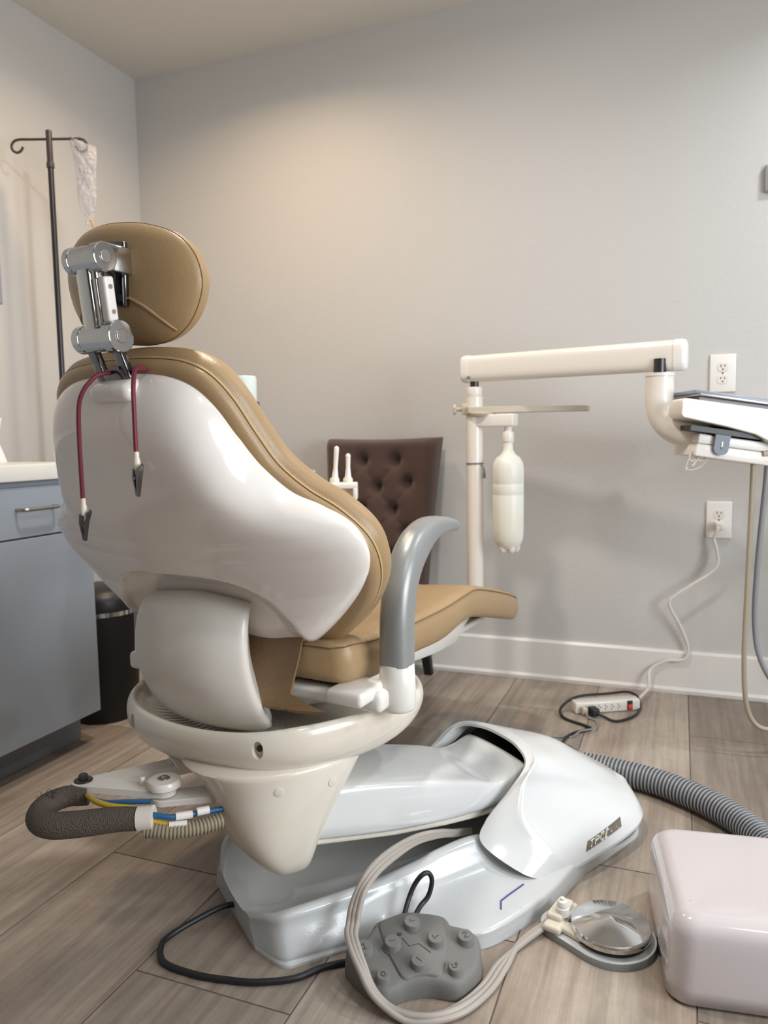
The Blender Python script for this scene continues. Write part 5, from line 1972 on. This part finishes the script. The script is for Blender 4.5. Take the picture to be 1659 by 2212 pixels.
for (p, z1, lean, lab) in ((V((-0.889, 1.909, 0)), 0.885, 0.010, 'suction valve, taller, nearer the backrest'), (V((-0.854, 1.921, 0)), 0.864, 0.003, 'suction valve, shorter, at the holder end')):
    t = thing('suction_handpiece', 'taller white suction handpiece standing in the holder before the brown chair' if z1 > 0.88 else 'shorter white suction handpiece at the end of the holder before the brown chair', 'handpiece', p + Z3 * 0.78, 'suction handpieces in the holder')
    mb = MB()
    mb.lathe([(0.0100, 0), (0.0105, 0.012), (0.0085, 0.024), (0.0060, 0.045), (0.0066, 0.075), (0.0070, z1 - 0.79), (0.0062, z1 - 0.783), (0.002, z1 - 0.780)], p + Z3 * 0.779, V((lean * 8, 0, 1)), seg=20)
    mb.build('handle', M['white'], t, smooth=50)
    MB().lathe([(0.0135, 0.0), (0.0135, 0.014), (0.011, 0.018)], p + Z3 * 0.7785, seg=16).build('collar', M['ivory'], t, smooth=40)
cn = thing('wipes_canister', 'pale cylindrical canister with violet ring peeking over the backrest', 'canister', (-1.126, 1.842, 0.795))
MB().lathe([(0.040, 0.795), (0.043, 0.80), (0.043, 0.985), (0.040, 0.992)], (-1.126, 1.842, 0)).build('canister_body', M['white'], cn, smooth=50)
part(MB().lathe([(0.0405, 0.990), (0.0405, 1.008), (0.037, 1.010)], (-1.126, 1.842, 0)).build('canister_ring', M['violet'], cn, smooth=40), 'violet ring')
part(MB().lathe([(0.034, 1.009), (0.034, 1.074), (0.031, 1.079), (0.012, 1.080)], (-1.126, 1.842, 0)).build('canister_cap', M['mint'], cn, smooth=40), 'pale mint cap')

# ------------------------------------------------------------------ cabinet, counter and what stands there
cb_ = thing('base_cabinet', 'blue grey base cabinet with drawer and door along the left wall', 'cabinet', (-1.91, 1.2, 0))
CY0, CY1, CXF = 0.62, 1.772, -1.640
m_ = MB()
m_.box(((XL + CXF) / 2, (CY0 + CY1) / 2, 0.4525), (CXF - XL - 0.004, CY1 - CY0, 0.705))
m_.build('carcass', M['cabinet'], cb_, smooth=0)
m_ = MB()
m_.box(((XL - 1.702) / 2, (CY0 + CY1) / 2 - 0.003, 0.05), (-1.702 - XL - 0.004, CY1 - CY0 - 0.006, 0.10))
m_.box((-1.6995, (CY0 + CY1) / 2 - 0.003, 0.05), (0.004, CY1 - CY0 - 0.006, 0.098))
part(m_.build('toe_kick', M['toekick'], cb_, smooth=0), 'grey recessed plinth')
for (ya, yb) in ((1.195, CY1 - 0.002), (CY0, 1.190)):
    m_ = MB()
    m_.box((-1.629, (ya + yb) / 2, 0.7225), (0.020, yb - ya, 0.133), bev=0.0015)
    d_o = m_.build('drawer', M['cabinet'], cb_, smooth=0)
    m_ = MB()
    ym = (ya + yb) / 2 + (0.08 if ya > 1.1 else 0)
    m_.tube([(-1.620, ym - 0.062, 0.731), (-1.600, ym - 0.062, 0.731), (-1.590, ym - 0.055, 0.731), (-1.588, ym - 0.040, 0.731), (-1.588, ym + 0.040, 0.731), (-1.590, ym + 0.055, 0.731), (-1.600, ym + 0.062, 0.731), (-1.620, ym + 0.062, 0.731)], 0.0048, seg=12, n=60)
    part(m_.build('handle', M['steel'], d_o), 'brushed steel bar handle')
    m_ = MB()
    m_.box((-1.629, (ya + yb) / 2, 0.3755), (0.020, yb - ya, 0.551), bev=0.0015)
    m_.build('door', M['cabinet'], cb_, smooth=0)
wt = MB()
wt.box(((XL - 1.605) / 2, (CY0 + 1.778) / 2 - 0.005, 0.827), (-1.605 - XL - 0.002, 1.790 - CY0, 0.0435), bev=0.003)
tag(centre(wt.build('worktop', M['counter'], None, smooth=40)), 'white laminate worktop over the blue grey cabinet', 'worktop')
# folded card box at the left edge
tb_ = thing('tissue_box', 'white card box on the worktop at the left edge', 'box', (-1.98, 1.72, 0.849))
m_ = MB()
m_.rings([[V((x, y, z)) for x, y in ((-2.06, 1.60 + d), (-1.94 + d, 1.60 + d), (-1.94 + d, 1.765 - e), (-2.06, 1.765 - e))] for z, d, e in ((0.849, 0.03, 0.015), (0.91, 0.015, 0.028), (0.911, 0.0, 0.018), (0.985, -0.005, -0.005))])
m_.build('card_body', M['tissue'], tb_, smooth=0)
m_ = MB()
m_.box((-2.0, 1.70, 0.9865), (0.07, 0.12, 0.003))
part(m_.build('opening', M['toekick'], tb_, smooth=0), 'dark slot')
dp = thing('wall_dispenser', 'blue grey dispenser box on the left wall at the picture edge', 'dispenser', (-2.15, 1.95, 1.37))
m_ = MB()
m_.box((-2.156, 1.872, 1.485), (0.082, 0.18, 0.235), bev=0.004)
m_.build('dispenser_body', M['dispenser'], dp, smooth=40)
MB().box((-2.114, 1.872, 1.465), (0.003, 0.12, 0.09), bev=0.001).build('dispenser_slot', M['slate'], dp, smooth=40)

# trash can
tc_ = thing('trash_can', 'black trash can with silver band at the end of the cabinet', 'trash can', (-1.775, 1.965, 0))
MB().lathe([(0.100, 0.0), (0.104, 0.006), (0.122, 0.345), (0.122, 0.352)], (-1.775, 1.965, 0), seg=48).build('can_body', M['blackmatt'], tc_, smooth=50)
part(MB().lathe([(0.1215, 0.352), (0.1245, 0.352), (0.1245, 0.366), (0.1215, 0.366)], (-1.775, 1.965, 0), seg=48).build('band', M['chrome'], tc_), 'silver band')
part(MB().lathe([(0.123, 0.366), (0.123, 0.40), (0.11, 0.425), (0.06, 0.44), (0.005, 0.443)], (-1.775, 1.965, 0), seg=48).build('lid', M['black'], tc_, smooth=50), 'black domed lid')

# IV pole
ivx, ivy = -1.993, 2.078
iv = thing('iv_pole', 'dark metal drip stand with two hooks behind the cabinet', 'iv pole', (ivx, ivy, 0))
ZTOP = 1.947
hv = V((0.125, 0.049, 0)).normalized()
m_ = MB()
m_.cyl((ivx, ivy, 0.06), (ivx, ivy, 1.83), 0.0095, seg=20)
m_.build('pole', M['pole'], iv, smooth=50)
m_ = MB()
m_.cyl((ivx, ivy, 1.825), (ivx, ivy, 1.845), 0.0125, seg=20, bev=0.002)
m_.cyl((ivx, ivy, 1.84), (ivx, ivy, ZTOP), 0.0100, seg=20, bev=0.002)
m_.build('pole_head', M['polecap'], iv, smooth=50)
for sg in (1, -1):
    m_ = MB()
    c = V((ivx, ivy, ZTOP - 0.028))
    o_ = hv * sg
    m_.tube([c, c + o_ * 0.06, c + o_ * 0.100, c + o_ * 0.118 - Z3 * 0.006, c + o_ * 0.127 - Z3 * 0.020, c + o_ * 0.122 - Z3 * 0.036, c + o_ * 0.108 - Z3 * 0.042, c + o_ * 0.096 - Z3 * 0.036, c + o_ * 0.088 - Z3 * 0.024], 0.0042, seg=10, n=50)
    m_.build('hook', M['polecap'], iv)
m_ = MB()
for a in (4, 76, 148, 220, 292):
    d = V((math.cos(math.radians(a)), math.sin(math.radians(a)), 0))
    m_.tube([V((ivx, ivy, 0.07)), V((ivx, ivy, 0.06)) + d * 0.08, V((ivx, ivy, 0.045)) + d * 0.155], 0.010, seg=10, n=14)
m_.cyl((ivx, ivy, 0.045), (ivx, ivy, 0.12), 0.018, seg=20)
ivb = m_.build('leg_base', M['pole'], iv)
for a in (4, 76, 148, 220, 292):
    d = V((math.cos(math.radians(a)), math.sin(math.radians(a)), 0))
    q = V((-d.y, d.x, 0))
    p = V((ivx, ivy, 0.019)) + d * 0.15
    MB().cyl(p - q * 0.008, p + q * 0.008, 0.019, seg=20, bev=0.002).build('caster', M['black'], ivb)

# drip bag on the right hook
bg = thing('drip_bag', 'crumpled clear plastic drip bag hanging from the right hook', 'drip bag', V((ivx, ivy, 1.64)) + hv * 0.11)
bcn = V((ivx, ivy, 0)) + hv * 0.112
bn = V((-hv.y, hv.x, 0))
g1, g2 = [], []
rb_ = random.Random(4)
W_ = [(1.928, -0.044, -0.030), (1.905, -0.042, 0.000), (1.892, -0.040, 0.046), (1.86, -0.034, 0.046), (1.81, -0.028, 0.040), (1.76, -0.026, 0.038), (1.71, -0.026, 0.036), (1.685, -0.020, 0.030), (1.665, -0.004, 0.022), (1.652, 0.008, 0.018)]
rs = []
ZS = [W_[0][0] + (W_[-1][0] - W_[0][0]) * i / 33 for i in range(34)]
wv = sorted(W_)
for k, z in enumerate(ZS):
    a = interp([(q[0], q[1]) for q in wv], z)
    b = interp([(q[0], q[2]) for q in wv], z)
    ring = []
    n_ = 30
    f_ = k / 33
    dep = 0.002 + 0.014 * min(1, f_ * 5) * min(1, (1 - f_) * 4)
    for i in range(n_):
        th = 2 * pi * i / n_
        x = (a + b) / 2 + (b - a) / 2 * math.cos(th)
        cr_ = math.sin(7 * th + 5 * f_) * math.sin(23 * f_ + 2 * th) * 0.0028 + rb_.uniform(-1, 1) * 0.0012
        y = dep * math.sin(th) + cr_ * min(1, f_ * 6)
        ring.append(bcn + hv * x + bn * y + Z3 * (z + 0.0015 * rb_.uniform(-1, 1)))
    rs.append(ring)
m_ = MB()
m_.rings(rs)
m_.build('bag_film', M['bag'], bg, smooth=60)
m_ = MB()
m_.rings([[bcn + hv * x + bn * y + Z3 * z for x, y in ((-0.018, -0.006), (0.026, -0.006), (0.026, 0.006), (-0.018, 0.006))] for z in (1.676,)] + [[bcn + hv * x + bn * y + Z3 * 1.652 for x, y in ((0.002, -0.004), (0.018, -0.004), (0.018, 0.004), (0.002, 0.004))]])
m_.cyl(bcn + hv * 0.004 + Z3 * 1.660, bcn + hv * 0.002 + Z3 * 1.640, 0.004, seg=12)
part(m_.build('bag_foot', M['bagtop'], bg, smooth=40), 'milky bottom seal')
m_ = MB()
m_.cyl(bcn + hv * 0.014 + Z3 * 1.662, bcn + hv * 0.022 + Z3 * 1.632, 0.0038, seg=12)
part(m_.build('port', M['amber'], bg), 'amber port')
m_ = MB()
m_.box(bcn + hv * 0.002 - bn * 0.0125 + Z3 * 1.79, (0.034, 0.0015, 0.07), (hv, bn, Z3))
m_.build('bag_label', M['bag'], bg)
